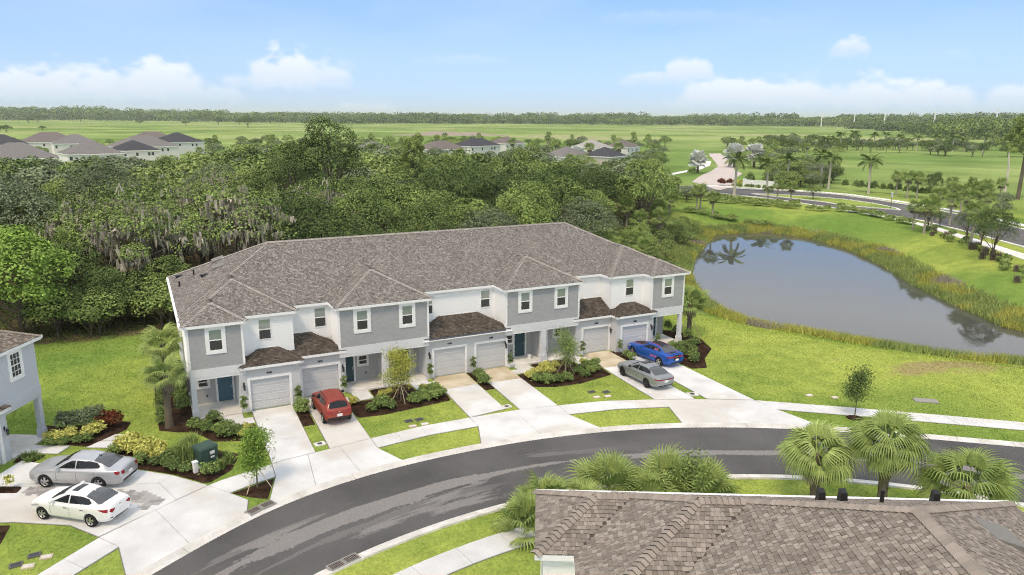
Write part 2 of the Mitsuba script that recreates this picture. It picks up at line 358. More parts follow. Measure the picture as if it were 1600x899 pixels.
drive(5, (28.85, 28.15), (31.3, 30.9), -.12, -11.3, -12.9, False, 3, 'concrete driveway under the blue sedan')
ap = struct('apron', 'wide concrete apron joining the first two driveways to the street')
top = [(-.11, -8.4), (1.9, -8.12), (3.75, -7.84), (5.7, -7.57)]; bot = [(-1.0, curb_at(-1.0)), (1.5, curb_at(1.5)), (4.0, curb_at(4)), (6.5, curb_at(6.5))]
slab([top[0], top[1], bot[1], bot[0], (-.19, -10.07)], ap); slab([top[1], top[2], bot[2], bot[1]], ap); slab([top[2], top[3], (5.69, -9.0), bot[3], bot[2]], ap)
ap = struct('apron_001', 'concrete apron joining the third and fourth driveways to the street')
top = [(12.25, -7.25), (15.3, -7.4), (18.35, -7.9)]; bot = [(11.3, curb_at(11.3)), (15.1, curb_at(15.1)), (18.9, curb_at(18.9))]
slab([top[0], top[1], bot[1], bot[0], (12.2, -8.72)], ap); slab([top[1], top[2], (18.21, -9.55), bot[2], bot[1]], ap)
ap = struct('apron_002', 'concrete apron joining the fifth and sixth driveways to the street')
top = [(24.82, -9.95), (27.75, -11.2), (30.85, -12.95)]; bot = [(23.9, curb_at(23.9)), (27.3, curb_at(27.3)), (31.5, curb_at(31.5))]
slab([top[0], top[1], bot[1], bot[0], (24.88, -11.35)], ap); slab([top[1], top[2], (31.0, -14.6), bot[2], bot[1]], ap)
sw = struct('sidewalk', 'pale concrete sidewalk of square slabs along the fronts of the row')
ladder([(-3.5, -9.54), (-2.68, -9.17), (-.14, -8.5)], [(-2.6, -10.85), (-1.4, -10.4), (-.2, -10.05)], 2, sw)
ladder([(5.72, -7.56), (9, -7.2), (12.22, -7.24)], [(5.7, -8.98), (9, -8.62), (12.2, -8.7)], 4, sw)
ladder([(18.37, -7.92), (21.6, -8.6), (24.82, -9.85)], [(18.22, -9.53), (21.6, -10.15), (24.88, -11.35)], 5, sw)
ladder([(30.9, -12.95), (35.73, -16.74), (39.33, -19.7), (43.59, -23.27), (62, -38.6)], [(30.98, -14.75), (36.0, -18.8), (42.33, -24.0), (60, -38.8)], 24, sw)
sw = struct('near_sidewalk', 'concrete sidewalk on the near side of the street')
_b = np.radians(np.linspace(128, 84, 60))
ladder(np.c_[RC[0] + 26.8 * np.cos(_b), RC[1] + 26.8 * np.sin(_b)], np.c_[RC[0] + 25.35 * np.cos(_b), RC[1] + 25.35 * np.sin(_b)], 9, sw)
sw = struct('left_sidewalk', 'concrete sidewalk in the lower left corner')
ladder([(-8.38, -12.62), (-10.55, -14.65), (-15, -18.7)], [(-7.58, -13.85), (-9.4, -15.5), (-14, -19.7)], 5, sw)
bd = struct('shared_driveway', 'wide concrete driveway under the silver and white sedans')
slab([(-14.0, -4.4), (-11.9, -5.55), (-7.2, -7.6), (-5.75, -8.2), (-5.08, -7.52), (-6.99, -5.77), (-10.4, -3.8), (-12.45, -2.0)], bd)
slab([(-5.75, -8.2), (-5.05, -10.45), (-3.5, -9.52), (-5.08, -7.52)], bd)
slab([(-15.9, -7.9), (-12.05, -9.32), (-9.61, -10.83), (-8.4, -12.52), (-6.4, -11.3), (-7.4, -9.75), (-12.1, -6.45), (-14.4, -5.2)], bd)
slab([(-14.4, -5.2), (-12.1, -6.45), (-7.4, -9.75), (-6.4, -11.3), (-5.05, -10.45), (-5.75, -8.2), (-7.2, -7.6), (-11.9, -5.55), (-14.0, -4.4)], bd, z=.045)
ap = struct('left_apron', 'broad pale concrete apron between the left driveway and the street')
mid0, mid1 = (-6.0, -11.06), (-4.6, -14.25)
slab([(-8.38, -12.6), mid0, (-4.75, curb_at(-4.75)), (-7.25, curb_at(-7.25)), (-7.57, -13.85)], ap); slab([mid0, (-3.5, -9.56), (-2.6, -10.85), (-1.85, -12.0), (-2.1, curb_at(-2.1)), (-4.75, curb_at(-4.75))], ap)
# paver strip between the two left driveways
pv = struct('paver_strip', 'grey paver strip between the two cars on the left driveway')
PS = Polygon([(-12.1, -6.35), (-7.5, -9.2), (-6.5, -10.9), (-5.6, -10.35), (-6.5, -8.75), (-7.6, -8.1), (-11.9, -5.65)])
bs('paver_material', rough((.40, .385, .37), .9, .2)); bs('paver_dark_material', rough((.30, .29, .28), .9, .2))
_pr = random.Random(3); pmd = {}
for a in range(24):
    for b in range(9):
        t = np.array([-12.2, -6.2]) + a * .33 * np.array([.84, -.54]) + (b - 2 + .5 * (a % 2)) * .33 * np.array([.54, .84])
        if PS.contains(Point(t)):
            if 'd' not in pmd: pmd['d'] = ply(MB().box(-.158, .158, -.158, .158, .02, .056).out(), 'paver_material')
            again('paver', {**pmd['d'], 'bsdf': {'type': 'ref', 'id': _pr.choice(['paver_material', 'paver_material', 'paver_dark_material'])}}, pv, Mz(t[0], t[1], math.degrees(math.atan2(-.54, .84))))
wk = struct('front_walk', 'short concrete walks from the porches to the driveways')
for p in ([(-1.8, -.25), (-.62, -.25), (-.62, -1.15), (-.1, -1.15), (-.1, -2.1), (-1.8, -2.1)], [(6.6, .45), (7.8, .45), (7.75, -1.3), (5.85, -1.3), (5.85, -.4), (6.6, -.4)],
          [(10.9, .45), (12.2, .45), (12.2, .0), (12.68, .0), (12.68, -1.2), (10.9, -1.2)], [(19.25, .45), (20.5, .45), (20.5, -1.2), (18.65, -1.2), (18.65, -.3), (19.25, -.3)],
          [(24.1, .45), (25.1, .45), (25.1, .1), (25.5, .1), (25.5, -1.2), (24.1, -1.2)], [(31.5, -.2), (32.6, -.2), (32.6, -1.6), (31.3, -1.6)]):
    slab(p, wk)
slab([(-12.35, .2), (-10.18, -.95), (-10.75, -1.85), (-12.6, -.85)], wk); slab([(-9.35, -1.62), (-8.65, -1.0), (-7.35, -1.55), (-8.03, -2.33)], wk); slab([(-8.6, -.95), (-7.89, -.33), (-6.77, -.8), (-7.3, -1.5)], wk)

put('concrete_base', MB().sheet(unary_union(_slabs), .016).out(), 'joint_material', kind='structure', label='grey bedding seen in the joints of the concrete slabs')

# ------------------------------------------------------------------ planting beds
BEDS = []
def bed(poly, label, r=.35, z=.045):
    p = Polygon(poly).buffer(-r).buffer(2 * r).buffer(-r)
    BEDS.append(p); mb = MB().sheet(p, z); v, f = mb.out(); tm = trimesh.Trimesh(v, f, process=True)
    for _ in range(6):
        if tm.edges_unique_length.max() < .45: break
        tm = trimesh.Trimesh(*trimesh.remesh.subdivide_to_size(tm.vertices, tm.faces, .45), process=True)
    v = np.array(tm.vertices); d = shapely.distance(p.exterior, shapely.points(v[:, 0], v[:, 1]))
    v[:, 2] = z * np.clip(d / .12, 0, 1) + .05 * np.clip(d / .7, 0, 1) + .05 * (meshkit.noise(v * 5) - .5) * np.clip(d / .3, 0, 1)
    return put('mulch_bed', (v, np.array(tm.faces)), 'mulch_material', smooth=True, kind='structure', label=label)
bed([(-5.45, 12), (-5.6, 3.07), (-5.5, -.8), (-4.6, -1.5), (-3.6, -2.0), (-2.7, -3.9), (-1.2, -4.5), (-.18, -4.2), (-.12, -2.15), (-1.9, -2.15), (-1.9, -.3), (-3.5, -.28), (-3.5, 12)], 'dark mulch bed round the left end of the townhouse row')
bed([(2.62, -.15), (3.35, .7), (3.22, -4.0), (2.45, -4.0)], 'narrow mulch strip between the first two driveways', .08)
bed([(5.85, -4.15), (7.5, -4.35), (9.3, -4.2), (12.35, -3.9), (12.6, -1.3), (10.8, -1.3), (10.8, .4), (7.9, .4), (7.85, -1.4), (5.8, -1.4)], 'mulch bed with a staked tree between the second and third driveways')
bed([(15.45, .7), (16.15, .7), (16.0, -3.2), (15.22, -3.2)], 'narrow mulch strip between the third and fourth driveways', .08)
bed([(18.55, -4.05), (20, -4.75), (22, -4.95), (25.1, -4.3), (25.35, -1.35), (24.0, -1.3), (24.0, .4), (20.6, .4), (20.6, -1.3), (18.65, -1.3)], 'mulch bed with a staked tree between the fourth and fifth driveways')
bed([(28.15, .6), (28.8, -.15), (28.72, -2.6), (28.0, -3.0)], 'mulch strip between the fifth and sixth driveways', .08)
bed([(31.35, -5.9), (32.6, -6.2), (33.9, -4.4), (36.2, -2.6), (37.4, .2), (37.0, 3.0), (35.4, 4), (35.0, -.2), (32.7, -.25), (32.7, -1.7), (31.35, -1.7)], 'rounded mulch bed at the right end of the row')
bed([(-7.4, -5.2), (-8.1, -2.7), (-7.4, -1.9), (-6.2, -2.3), (-5.0, -4.3), (-2.6, -5.2), (-1.5, -6.3), (-2.2, -8.2), (-3.5, -9.3), (-5.0, -7.4), (-6.9, -5.65)], 'mulch bed with yellow shrubs and the green utility box')
bed([(-2.5, -10.88), (-.28, -10.15), (-.95, -12.3), (-1.85, -11.6)], 'triangular mulch bed beside the storm drain', .05)
bed([(-14.2, -4.3), (-11.9, -5.52), (-12.1, -6.3), (-14.4, -5.2)], 'small mulch bed between the two left garages', .05, .075)
bed([(-11.7, .7), (-10.1, -.9), (-9.3, -1.5), (-8.6, -.9), (-7.3, .2), (-7.0, 1.4), (-8.2, 2.4), (-10.5, 2.2), (-12.3, 3.6)], 'mulch bed with yellow shrubs beside the left house')
bed([(-12.6, -.95), (-11.3, -1.7), (-11.9, -2.5), (-12.9, -2.0)], 'small mulch bed beside the left garage', .1)
bed([(-13.6, -8.9), (-12.1, -9.55), (-12.3, -11.3), (-14.5, -11.0)], 'mulch bed in the lower left corner', .2)
_rg = [34.55, -18.0]; bed([(_rg[0] + .55 * math.cos(a), _rg[1] + .55 * math.sin(a)) for a in np.linspace(0, 6.28, 14)[:-1]], 'small round mulch ring at the young tree by the sidewalk', .1)
# ------------------------------------------------------------------ hip roofs
SL = .5
def hip_faces(rects, z0, clip=None):
    """rects (u0, u1, v0, v1): the roof is the highest of their hip roofs; gives (polygon in plan, gradient, plane height function) of each visible face"""
    F = []
    for k, (u0, u1, v0, v1) in enumerate(rects):
        d = min(u1 - u0, v1 - v0) / 2
        if u1 - u0 <= v1 - v0:
            um = (u0 + u1) / 2; a, b = (um, v0 + d), (um, v1 - d)
            P = {'f': [(u0, v0), (u1, v0), a], 'b': [(u1, v1), (u0, v1), b], 'l': [(u0, v1), (u0, v0), a, b], 'r': [(u1, v0), (u1, v1), b, a]}
        else:
            vm = (v0 + v1) / 2; a, b = (u0 + d, vm), (u1 - d, vm)
            P = {'f': [(u0, v0), (u1, v0), b, a], 'b': [(u1, v1), (u0, v1), a, b], 'l': [(u0, v1), (u0, v0), a], 'r': [(u1, v0), (u1, v1), b]}
        G = {'f': ((0, 1), -v0), 'b': ((0, -1), v1), 'l': ((1, 0), -u0), 'r': ((-1, 0), u1)}
        for s in 'fblr': F.append((k, Polygon(P[s]), np.array(G[s][0], float), G[s][1]))
    out = []
    for k, p, g, c in F:
        for k2, p2, g2, c2 in F:
            if k2 == k or p.is_empty: continue
            x = p.intersection(p2)
            if x.is_empty or x.area < 1e-6: continue
            dg, dc = g2 - g, c2 - c                        # part where the other plane is higher: dg.p + dc > 0
            if np.abs(dg).sum() < 1e-9:
                if dc > 1e-6 or (abs(dc) <= 1e-6 and k2 < k): p = p.difference(x)
                continue
            nn = np.linalg.norm(dg); e = dg / nn; o = -dc / nn * e; t = np.array([-e[1], e[0]])
            half = Polygon([o + t * 99 + e * 1e-7, o - t * 99 + e * 1e-7, o - t * 99 + e * 99, o + t * 99 + e * 99])
            p = p.difference(x.intersection(half))
        if clip is not None: p = p.intersection(clip)
        for gpoly in (getattr(p, 'geoms', None) or [p]):
            if gpoly.geom_type == 'Polygon' and gpoly.area > .02: out.append((gpoly, g, c))
    return out
_PAL = np.array([(.165, .146, .130), (.215, .193, .172), (.130, .115, .103), (.270, .246, .220), (.180, .158, .144), (.150, .136, .124), (.235, .216, .196)]) * 1.25 * np.array([1.06, 1.0, .925])
def shingle_faces(faces, z0, M, rng, expo=.143, wide=(.13, .27), tone=1.0, contrast=1.0):
    """rows of tilted shingles with a lip on every face: arrays of quads (n, 8 vertices) in world space and colours (n, 3)"""
    V, C = [], []
    for p, g, c in faces:
        a = np.array([-g[1], g[0]]); a = a if a.sum() > 0 else -a    # along the eave
        b = g
        q = np.array(p.exterior.coords); ua, ub = q @ a, q @ b
        rows = np.arange(math.floor((ub.min() + c) / (expo * .8944)), math.ceil((ub.max() + c) / (expo * .8944)))
        for r in rows:
            b0 = r * expo * .8944 - c; b1 = b0 + expo * .8944 * 1.12
            w = rng.uniform(*wide, int((ua.max() - ua.min()) / wide[0]) + 4); x = np.cumsum(w) + ua.min() - rng.uniform(.1, .6); x0, x1 = x[:-1], x[1:]
            xm = (x0 + x1) / 2
            pts = xm[:, None] * a + (b0 + expo * .45) * b
            ok = shapely.contains_xy(p, pts[:, 0], pts[:, 1])
            if not ok.any(): continue
            x0, x1 = x0[ok] + .004, x1[ok] - .004; m = len(x0)
            thick = np.where(rng.random(m) < .45, .024, .013)
            def P(xx, bb, h):
                uv = xx[:, None] * a + bb * b
                return np.c_[uv, z0 + SL * ((uv @ g) + c) + h]
            lo, hi = P(x0, b0, thick), P(x0, b1, .003 * np.ones(m)); lo2, hi2 = P(x1, b0, thick), P(x1, b1, .003 * np.ones(m))
            bl, bl2 = P(x0, b0, -.012 * np.ones(m)), P(x1, b0, -.012 * np.ones(m))
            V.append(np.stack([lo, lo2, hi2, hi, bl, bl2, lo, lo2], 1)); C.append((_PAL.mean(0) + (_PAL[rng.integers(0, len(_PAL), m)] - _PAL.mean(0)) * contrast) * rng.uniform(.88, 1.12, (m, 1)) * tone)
    V, C = np.concatenate(V), np.concatenate(C)
    V = V @ M[:3, :3].T + M[:3, 3]
    return V, C
_QF = np.array([[0, 1, 2], [0, 2, 3], [4, 5, 7], [4, 7, 6]])
def quads_mesh(V, C):
    n = len(V); k = V.shape[1]
    f = (_QF[None] + (np.arange(n) * k)[:, None, None]).reshape(-1, 3)
    # keep fronts facing out
    v = V.reshape(-1, 3); t = v[f[0]]; nz = np.cross(t[1] - t[0], t[2] - t[0])[2]
    if nz < 0: f = f[:, ::-1]
    return (v, f), (C[:, None] * np.array([1, 1, 1, 1, .3, .3, .3, .3])[None, :, None]).reshape(-1, 3)  # lip vertices darkened: cut edge plus a painted shadow line under each course
def cap_line(p0, p1, n_side, rng, tone=1.0, step=.17, w=.19):
    """cap shingles along a hip or ridge from the low end p0 to the high end p1: list of (vertices, faces), colours"""
    p0, p1 = np.array(p0, float), np.array(p1, float); L = np.linalg.norm(p1 - p0); d = (p1 - p0) / L
    s = np.cross(d, [0, 0, 1]); s /= np.linalg.norm(s); out = []
    for k in range(int(L / step)):
        a = p0 + d * (k * step); b = a + d * step * 1.15
        A, B = .062, .024; col = _PAL.mean(0) * rng.uniform(1.0, 1.35) * tone
        dr_ = n_side
        v = np.array([a - s * w + [0, 0, A - dr_ * w], a + [0, 0, A + .012], a + s * w + [0, 0, A - dr_ * w], b + s * w + [0, 0, B - dr_ * w], b + [0, 0, B + .012], b - s * w + [0, 0, B - dr_ * w],
                      a - s * w + [0, 0, A - dr_ * w - .03], a + [0, 0, A - .02], a + s * w + [0, 0, A - dr_ * w - .03]])
        f = np.array([[0, 1, 4], [0, 4, 5], [1, 2, 3], [1, 3, 4], [6, 7, 1], [6, 1, 0], [7, 8, 2], [7, 2, 1]])
        v = np.vstack([v, v[:3]]); f = np.array([[0, 1, 4], [0, 4, 5], [1, 2, 3], [1, 3, 4], [6, 7, 10], [6, 10, 9], [7, 8, 11], [7, 11, 10]])
        out.append((v, f, np.vstack([np.tile(col, (6, 1)), np.tile(col * .3, (6, 1))])))  # cap lips get a darker colour, a painted shadow line between caps
    return out

def siding(u0, u1, z0, z1, v, course=.17, shake=None, rng=None, pal=None, axis='f', holes=()):
    """lap siding facing -v (or -u for axis 'l'): tilted boards, or shakes when given widths"""
    V, C = [], []
    n = max(1, round((z1 - z0) / course)); h = (z1 - z0) / n
    for k in range(n):
        za, zb = z0 + k * h, z0 + (k + 1) * h
        xs = [u0, u1]
        if shake: xs = np.unique(np.clip(np.r_[u0, u0 + np.cumsum(rng.uniform(*shake, int((u1 - u0) / shake[0]) + 2)), u1], u0, u1))
        for a, b in zip(xs[:-1], xs[1:]):
            if b - a < .02: continue
            o = rng.uniform(0, .004) if shake else 0; gp = 0
            P = lambda x, z, d: (x, v - d, z) if axis == 'f' else (v - d, x, z)
            V.append([P(a + gp, za, .034 + o), P(b - gp, za, .034 + o), P(b - gp, zb, .010), P(a + gp, zb, .010), P(a + gp, za, 0), P(b - gp, za, 0), P(a, za, .034 + o), P(b, za, .034 + o)])
            C.append(np.array(pal) * (rng.uniform(.95, 1.05) if shake else 1))
    V = np.array(V, float); n = len(V)
    f = (np.array([[0, 1, 2], [0, 2, 3], [4, 5, 7], [4, 7, 6]])[None] + (np.arange(n) * 8)[:, None, None]).reshape(-1, 3)
    if axis == 'l': f = f[:, ::-1]
    return V.reshape(-1, 3), f, (np.array(C)[:, None] * np.array([1, 1, 1, 1, .55, .55, .55, .55])[None, :, None]).reshape(-1, 3)  # board lips darkened: shade between the courses put into the vertex colour

# ------------------------------------------------------------------ townhouse row
UL, UR, VB = -3.48, 34.97, 15.3
ROOF = [(UL - .27, UR + .27, 2.2, VB + .3), (UL - .27, 3.4, .75, VB + .3), (UL - .27, .06, -.4, VB + .3), (5.72, 12.72, .2, 9), (18.36, 25.32, .2, 9), (28.1, UR + .27, .75, VB + .3), (31.4, UR + .27, -.4, VB + .3)]
LOW = [(-.55, 3.38, -.4, 8), (-2, 6.45, .42, 8)]
LOWC = unary_union([sbox(-.55, -.4, -.2, -.1), sbox(-.2, -.4, 3.2, 1.06), sbox(3.1, -.4, 3.381, 2.51), sbox(3.38, .42, 6.0, 2.51), sbox(5.9, .42, 6.46, .5)])
LOW2 = [(28.12, 32.1, -.4, 8), (24.55, 34, .42, 8)]
LOWC2 = unary_union([sbox(31.6, -.4, 32.1, -.1), sbox(28.3, -.4, 31.65, 1.06), sbox(28.119, -.4, 28.4, 2.51), sbox(25.05, .42, 28.12, 2.51), sbox(24.5, .42, 25.1, .5)])
LOWM = [(11.98, 19.08, .42, 30)]
LOWMC = unary_union([sbox(11.98, .3, 12.45, .5), sbox(12.44, .3, 18.62, 2.51), sbox(18.6, .3, 19.08, .5)])
ZE = 6.2

def xf(m, M): return m[0] @ M[:3, :3].T + M[:3, 3], m[1]

def townhouse(key, M, wall='stucco_material', upper='white_siding_material', end='grey', rowlabels=True, units=(1, 2, 3, 4, 5, 6), roof_detail='all', seed=1, tone=1.0, door_cols=None, muntins=False):
    R = np.random.default_rng(seed)
    P = lambda name, m, mat, parent=None, **k: put(name, xf(m, M), mat, key if parent is None else parent, **k)
    on = lambda *u: any(x in units for x in u)
    # --- upper storey volumes (white), deep enough to meet inside
    def vol(u0, u1, v0, z0=2.6, z1=6.01, mat=upper, name='wall'): return P(name, MB().box(u0, u1, v0, VB if v0 > 2.4 else 6.0, z0, z1).out(), mat)
    vol(UL, UR, 2.5)
    blocks = [(1, UL, -.22, -.11, 'g'), (1, -.22, 3.1, 1.05, 'w'), (2, 5.99, 12.44, .5, 'g'), (4, 18.62, 25.05, .5, 'g'), (6, 28.4, 31.65, 1.05, 'w'), (6, 31.65, UR, -.11, 'g')]
    for un, u0, u1, v0, t in blocks:
        if on(un, un + 1 if un in (2, 4) else un): vol(u0, u1, v0)
    P('wall', MB().box(UL, UR, 2.52, VB - .02, 0, 2.62).out(), wall)
    # siding
    W, GR = (.88, .88, .875), (.385, .387, .392)
    def clad(*a, name='siding', mat='grey_siding_material', **k):
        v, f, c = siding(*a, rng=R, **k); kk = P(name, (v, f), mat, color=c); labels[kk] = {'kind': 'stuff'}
    if end == 'grey':
        for un, u0, u1, v0, t in blocks:
            if not on(un, un + 1 if un in (2, 4) else un): continue
            if t == 'g': clad(u0 + .1, u1 - .1, 3.32, 6.0, v0, shake=(.22, .42), pal=GR, course=.165)
            else: clad(u0, u1, 3.3, 6.0, v0, pal=W, course=.18)
        for a, b in ((3.1, 5.99), (12.44, 18.62), (25.05, 28.4)): clad(a, b, 3.6, 6.0, 2.5, pal=W, course=.18)
        for u, a, b in ((5.99, .5, 2.5), (18.62, .5, 2.5), (28.4, 1.05, 2.5), (31.65, -.11, 1.05)): clad(a, b, 3.2, 6.0, u, pal=W, course=.18, axis='l')
        clad(-.11, VB, 2.9, 6.0, UL, pal=W, course=.18, axis='l')
        # corner boards and the pale band over the porches
        cb = MB()
        for un, u0, u1, v0, t in blocks:
            if t != 'g' or not on(un, un + 1 if un in (2, 4) else un): continue
            for a, b in ((u0 - .035, u0 + .1), (u1 - .1, u1 + .035)): cb.box(a, b, v0 - .035, v0 + .1, 3.32, 6.0)
        P('corner_board', cb.out(), 'white_trim_material')
    for u0, u1, v0 in ((UL, -.22, -.11), (5.99, 12.44, .5), (18.62, 25.05, .5), (31.65, UR, -.11)):
        if (u0 < 0 and on(1)) or (u0 > 30 and on(6)) or (0 < u0 < 30 and on(2, 3, 4, 5)):
            P('band', MB().box(u0 - .02, u1 + .02, v0 - .03, v0 + .30, 2.74, 3.32).out(), 'pale_stucco_material' if end == 'grey' else wall)
            P('porch_ceiling', MB().box(u0 + .02, u1 - .02, v0 + .3, 2.6, 2.80, 2.86).out(), 'pale_stucco_material')
    # --- ground floor: garages
    gar = [(1, -.64, 3.18, -.11, .0), (2, 3.18, 6.42, .72, 3.45), (3, 12.27, 15.53, .72, 12.9), (4, 15.53, 18.8, .72, 16.26), (5, 24.95, 28.32, .72, 25.66), (6, 28.32, 31.98, -.11, 28.86)]
    for un, u0, u1, v0, d0 in gar:
        if un not in units: continue
        P('wall', MB().box(u0, d0, v0, 2.6, 0, 3.02).box(d0 + 2.46, u1, v0, 2.6, 0, 3.02).box(d0, d0 + 2.46, v0, 2.6, 2.14, 3.02).out(), wall)
        gd = numbered(key + '__garage_door')
        labels[gd] = {'label': 'pale grey sectional garage door in a white frame'}
        dv = v0 + .13
        for q in range(4):
            z0, z1 = .02 + q * .53, .02 + (q + 1) * .53 - .012
            pm = MB().box(d0 - .02, d0 + 2.48, dv + .012, dv + .05, z0, z1)
            for rr in range(3):                                   # long raised ribs
                zz = z0 + .06 + rr * .155; pm.add([(d0 + .02, dv + .012, zz), (d0 + 2.44, dv + .012, zz), (d0 + 2.44, dv, zz + .02), (d0 + .02, dv, zz + .02), (d0 + .02, dv, zz + .10), (d0 + 2.44, dv, zz + .10), (d0 + 2.44, dv + .012, zz + .125), (d0 + .02, dv + .012, zz + .125)],
                                                  [[0, 1, 2, 3], [3, 2, 5, 4], [4, 5, 6, 7]])
            P('door_panel', pm.out(), 'garage_door_material', gd)
        tr = .15
        P('frame', MB().box(d0 - tr, d0 + .005, v0 - .03, v0 + .06, .04, 2.14 + tr).box(d0 + 2.455, d0 + 2.46 + tr, v0 - .03, v0 + .06, .04, 2.14 + tr).box(d0 + .005, d0 + 2.455, v0 - .03, v0 + .06, 2.135, 2.14 + tr).out(), 'white_trim_material', gd)
        P('number_plate', MB().box(d0 + 1.08, d0 + 1.14, v0 - .03, v0, 2.44, 2.56).box(d0 + 1.17, d0 + 1.23, v0 - .03, v0, 2.44, 2.56).box(d0 + 1.26, d0 + 1.32, v0 - .03, v0, 2.44, 2.56).box(d0 + 1.35, d0 + 1.39, v0 - .03, v0, 2.44, 2.56).out(), 'black_metal_material')
        lu = {1: -.38, 2: 6.2, 3: 12.52, 4: 18.88 - .2, 5: 28.2, 6: 31.72}[un]
        lk = numbered(key + '__wall_lamp')
        P('body', MB().tube([(lu, v0 - .02, 1.95), (lu, v0 - .17, 2.0), (lu, v0 - .17, 1.9)], .018, 6).tube([(lu, v0 - .17, 1.93), (lu, v0 - .17, 1.86), (lu, v0 - .17, 1.845)], [.03, .10, .10], 8).tube([(lu, v0 - .17, 1.60), (lu, v0 - .17, 1.57)], [.07, .06], 8).box(lu - .05, lu + .05, v0 - .03, v0, 1.85, 2.05).out(), 'black_metal_material', lk)
        P('shade', MB().tube([(lu, v0 - .17, 1.845), (lu, v0 - .17, 1.60)], [.085, .06], 8).out(), 'screen_glass_material', lk)
    # --- porches
    def porch(un, u0, u1, v0, du, wu, col, face):
        if un not in units: return
        P('porch_floor', MB().box(u0, u1, v0 - .12, 2.5, -.02, .11).out(), 'curb_material')
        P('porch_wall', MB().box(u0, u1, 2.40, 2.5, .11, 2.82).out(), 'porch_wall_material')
        dk = numbered(key + '__front_door'); c = (door_cols or {}).get(un, 'teal_door_material')
        labels[dk] = {'label': 'blue front door in a white frame' if c.startswith('blue') else 'dark teal front door in a white frame'}
        dm = MB().box(du, du + .92, 2.36, 2.395, .13, 2.16)
        P('door', dm.out(), c, dk)
        pm = MB()
        for a, b in ((du + .10, du + .42), (du + .50, du + .82)):
            for z0, z1 in ((.30, .95), (1.1, 2.02)): pm.box(a, b, 2.348, 2.361, z0, z1)
        P('door_panel', pm.out(), c, dk)
        P('frame', MB().box(du - .12, du, 2.33, 2.399, .11, 2.28).box(du + .92, du + 1.04, 2.33, 2.399, .11, 2.28).box(du, du + .92, 2.33, 2.399, 2.16, 2.28).out(), 'white_trim_material', dk)
        P('handle', MB().box(du + .80, du + .84, 2.31, 2.36, 1.02, 1.2).out(), 'metal_material', dk)
        window(wu, wu + .62, 1.28, 1.95, 2.40, .12, small=True)
        P('outlet', MB().box(wu + .45, wu + .55, 2.37, 2.40, .55, .70).out(), 'dark_grey_material')
        for a in col:
            P('column', MB().box(a, a + .30 if a < 8.5 or a > 30 else a + .46, v0, v0 + .30, .10, 2.76).box(a - .05, (a + .30 if a < 8.5 or a > 30 else a + .46) + .05, v0 - .05, v0 + .35, -.02, .62).out(), 'pale_stucco_material' if end == 'grey' else wall)
    def window(u0, u1, z0, z1, v, trim, small=False):
        wk = numbered(key + '__window'); m = MB(); fr = .045
        if trim:
            m.box(u0 - trim, u0, v - .055, v + .01, z0 - trim * 1.05, z1 + trim).box(u1, u1 + trim, v - .055, v + .01, z0 - trim * 1.05, z1 + trim).box(u0, u1, v - .055, v + .01, z1, z1 + trim).box(u0, u1, v - .06, v + .01, z0 - trim * 1.05, z0)
        zm = (z0 + z1) / 2 - .01
        m.box(u0, u0 + fr, v - .05, v, z0, z1).box(u1 - fr, u1, v - .05, v, z0, z1).box(u0 + fr, u1 - fr, v - .05, v, z1 - fr, z1).box(u0 + fr, u1 - fr, v - .05, v, z0, z0 + fr).box(u0 + fr, u1 - fr, v - .052, v, zm - .03, zm + .03)
        if muntins:
            for q in (1, 2): uu = u0 + (u1 - u0) * q / 3; m.box(uu - .012, uu + .012, v - .045, v - .03, z0 + fr, z1 - fr)
            for zz in ((z0 + zm) / 2, (z1 + zm) / 2): m.box(u0 + fr, u1 - fr, v - .046, v - .031, zz - .012, zz + .012)
        P('frame', m.out(), 'white_trim_material', wk)
        dark = small or muntins
        P('pane', MB().box(u0 + fr - .005, u1 - fr + .005, v - .03, v, zm + .025, z1 - fr + .005).out(), 'screen_glass_material' if dark else 'blind_glass_material', wk)
        P('pane', MB().box(u0 + fr - .005, u1 - fr + .005, v - .024, v, z0 + fr - .005, zm - .025).out(), 'screen_glass_material', wk)
    porch(1, UL, -.64, -.11, -1.76, -2.95, (UL,), 1)
    porch(2, 6.42, 9.19, .5, 6.45, 7.75, (8.98,), -1)
    porch(3, 9.19, 12.27, .5, 10.6, 9.7, (), 1)
    porch(4, 18.8, 21.9, .5, 20.3, 19.5, (21.7,), 1)
    porch(5, 21.9, 24.95, .5, 22.3, 23.9, (), -1)
    porch(6, 31.98, UR, -.11, 33.2, 32.15, (UR - .30,), -1)
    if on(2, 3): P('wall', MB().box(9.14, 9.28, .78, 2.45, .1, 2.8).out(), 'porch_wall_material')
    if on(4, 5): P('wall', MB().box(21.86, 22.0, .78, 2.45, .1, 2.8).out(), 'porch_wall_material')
    # --- upper windows
    for un, u, v, tr in ((1, -2.24, -.11, .20), (1, .88, 1.05, 0), (2, 4.80, 2.5, 0), (2, 7.22, .5, .20), (3, 10.45, .5, .20), (3, 12.72, 2.5, 0), (4, 17.40, 2.5, 0), (4, 19.83, .5, .20), (5, 22.98, .5, .20), (6, 29.82, 1.05, 0), (6, 32.85, -.11, .20)):
        if un in units: window(u, u + .80, 4.42, 5.80, v - (.028 if end == 'grey' else 0), tr if (end == 'grey') else .18)
    if on(1): P('meter_box', MB().box(UL - .16, UL, 2.0, 2.5, 1.2, 2.1).out(), 'dark_grey_material')
    # --- eaves
    outl = unary_union([sbox(a, c, b, d) for a, b, c, d in ROOF]) if False else unary_union([sbox(u0, v0, u1, v1) for u0, u1, v0, v1 in ROOF if v1 > 9.5 or on(2, 3, 4, 5)])
    P('fascia', MB().poly(outl.difference(outl.buffer(-.04, join_style=2)), 6.0, ZE - .012).out(), 'white_trim_material')
    P('soffit', MB().sheet(outl.buffer(-.02, join_style=2), 6.03).out(), 'white_trim_material')
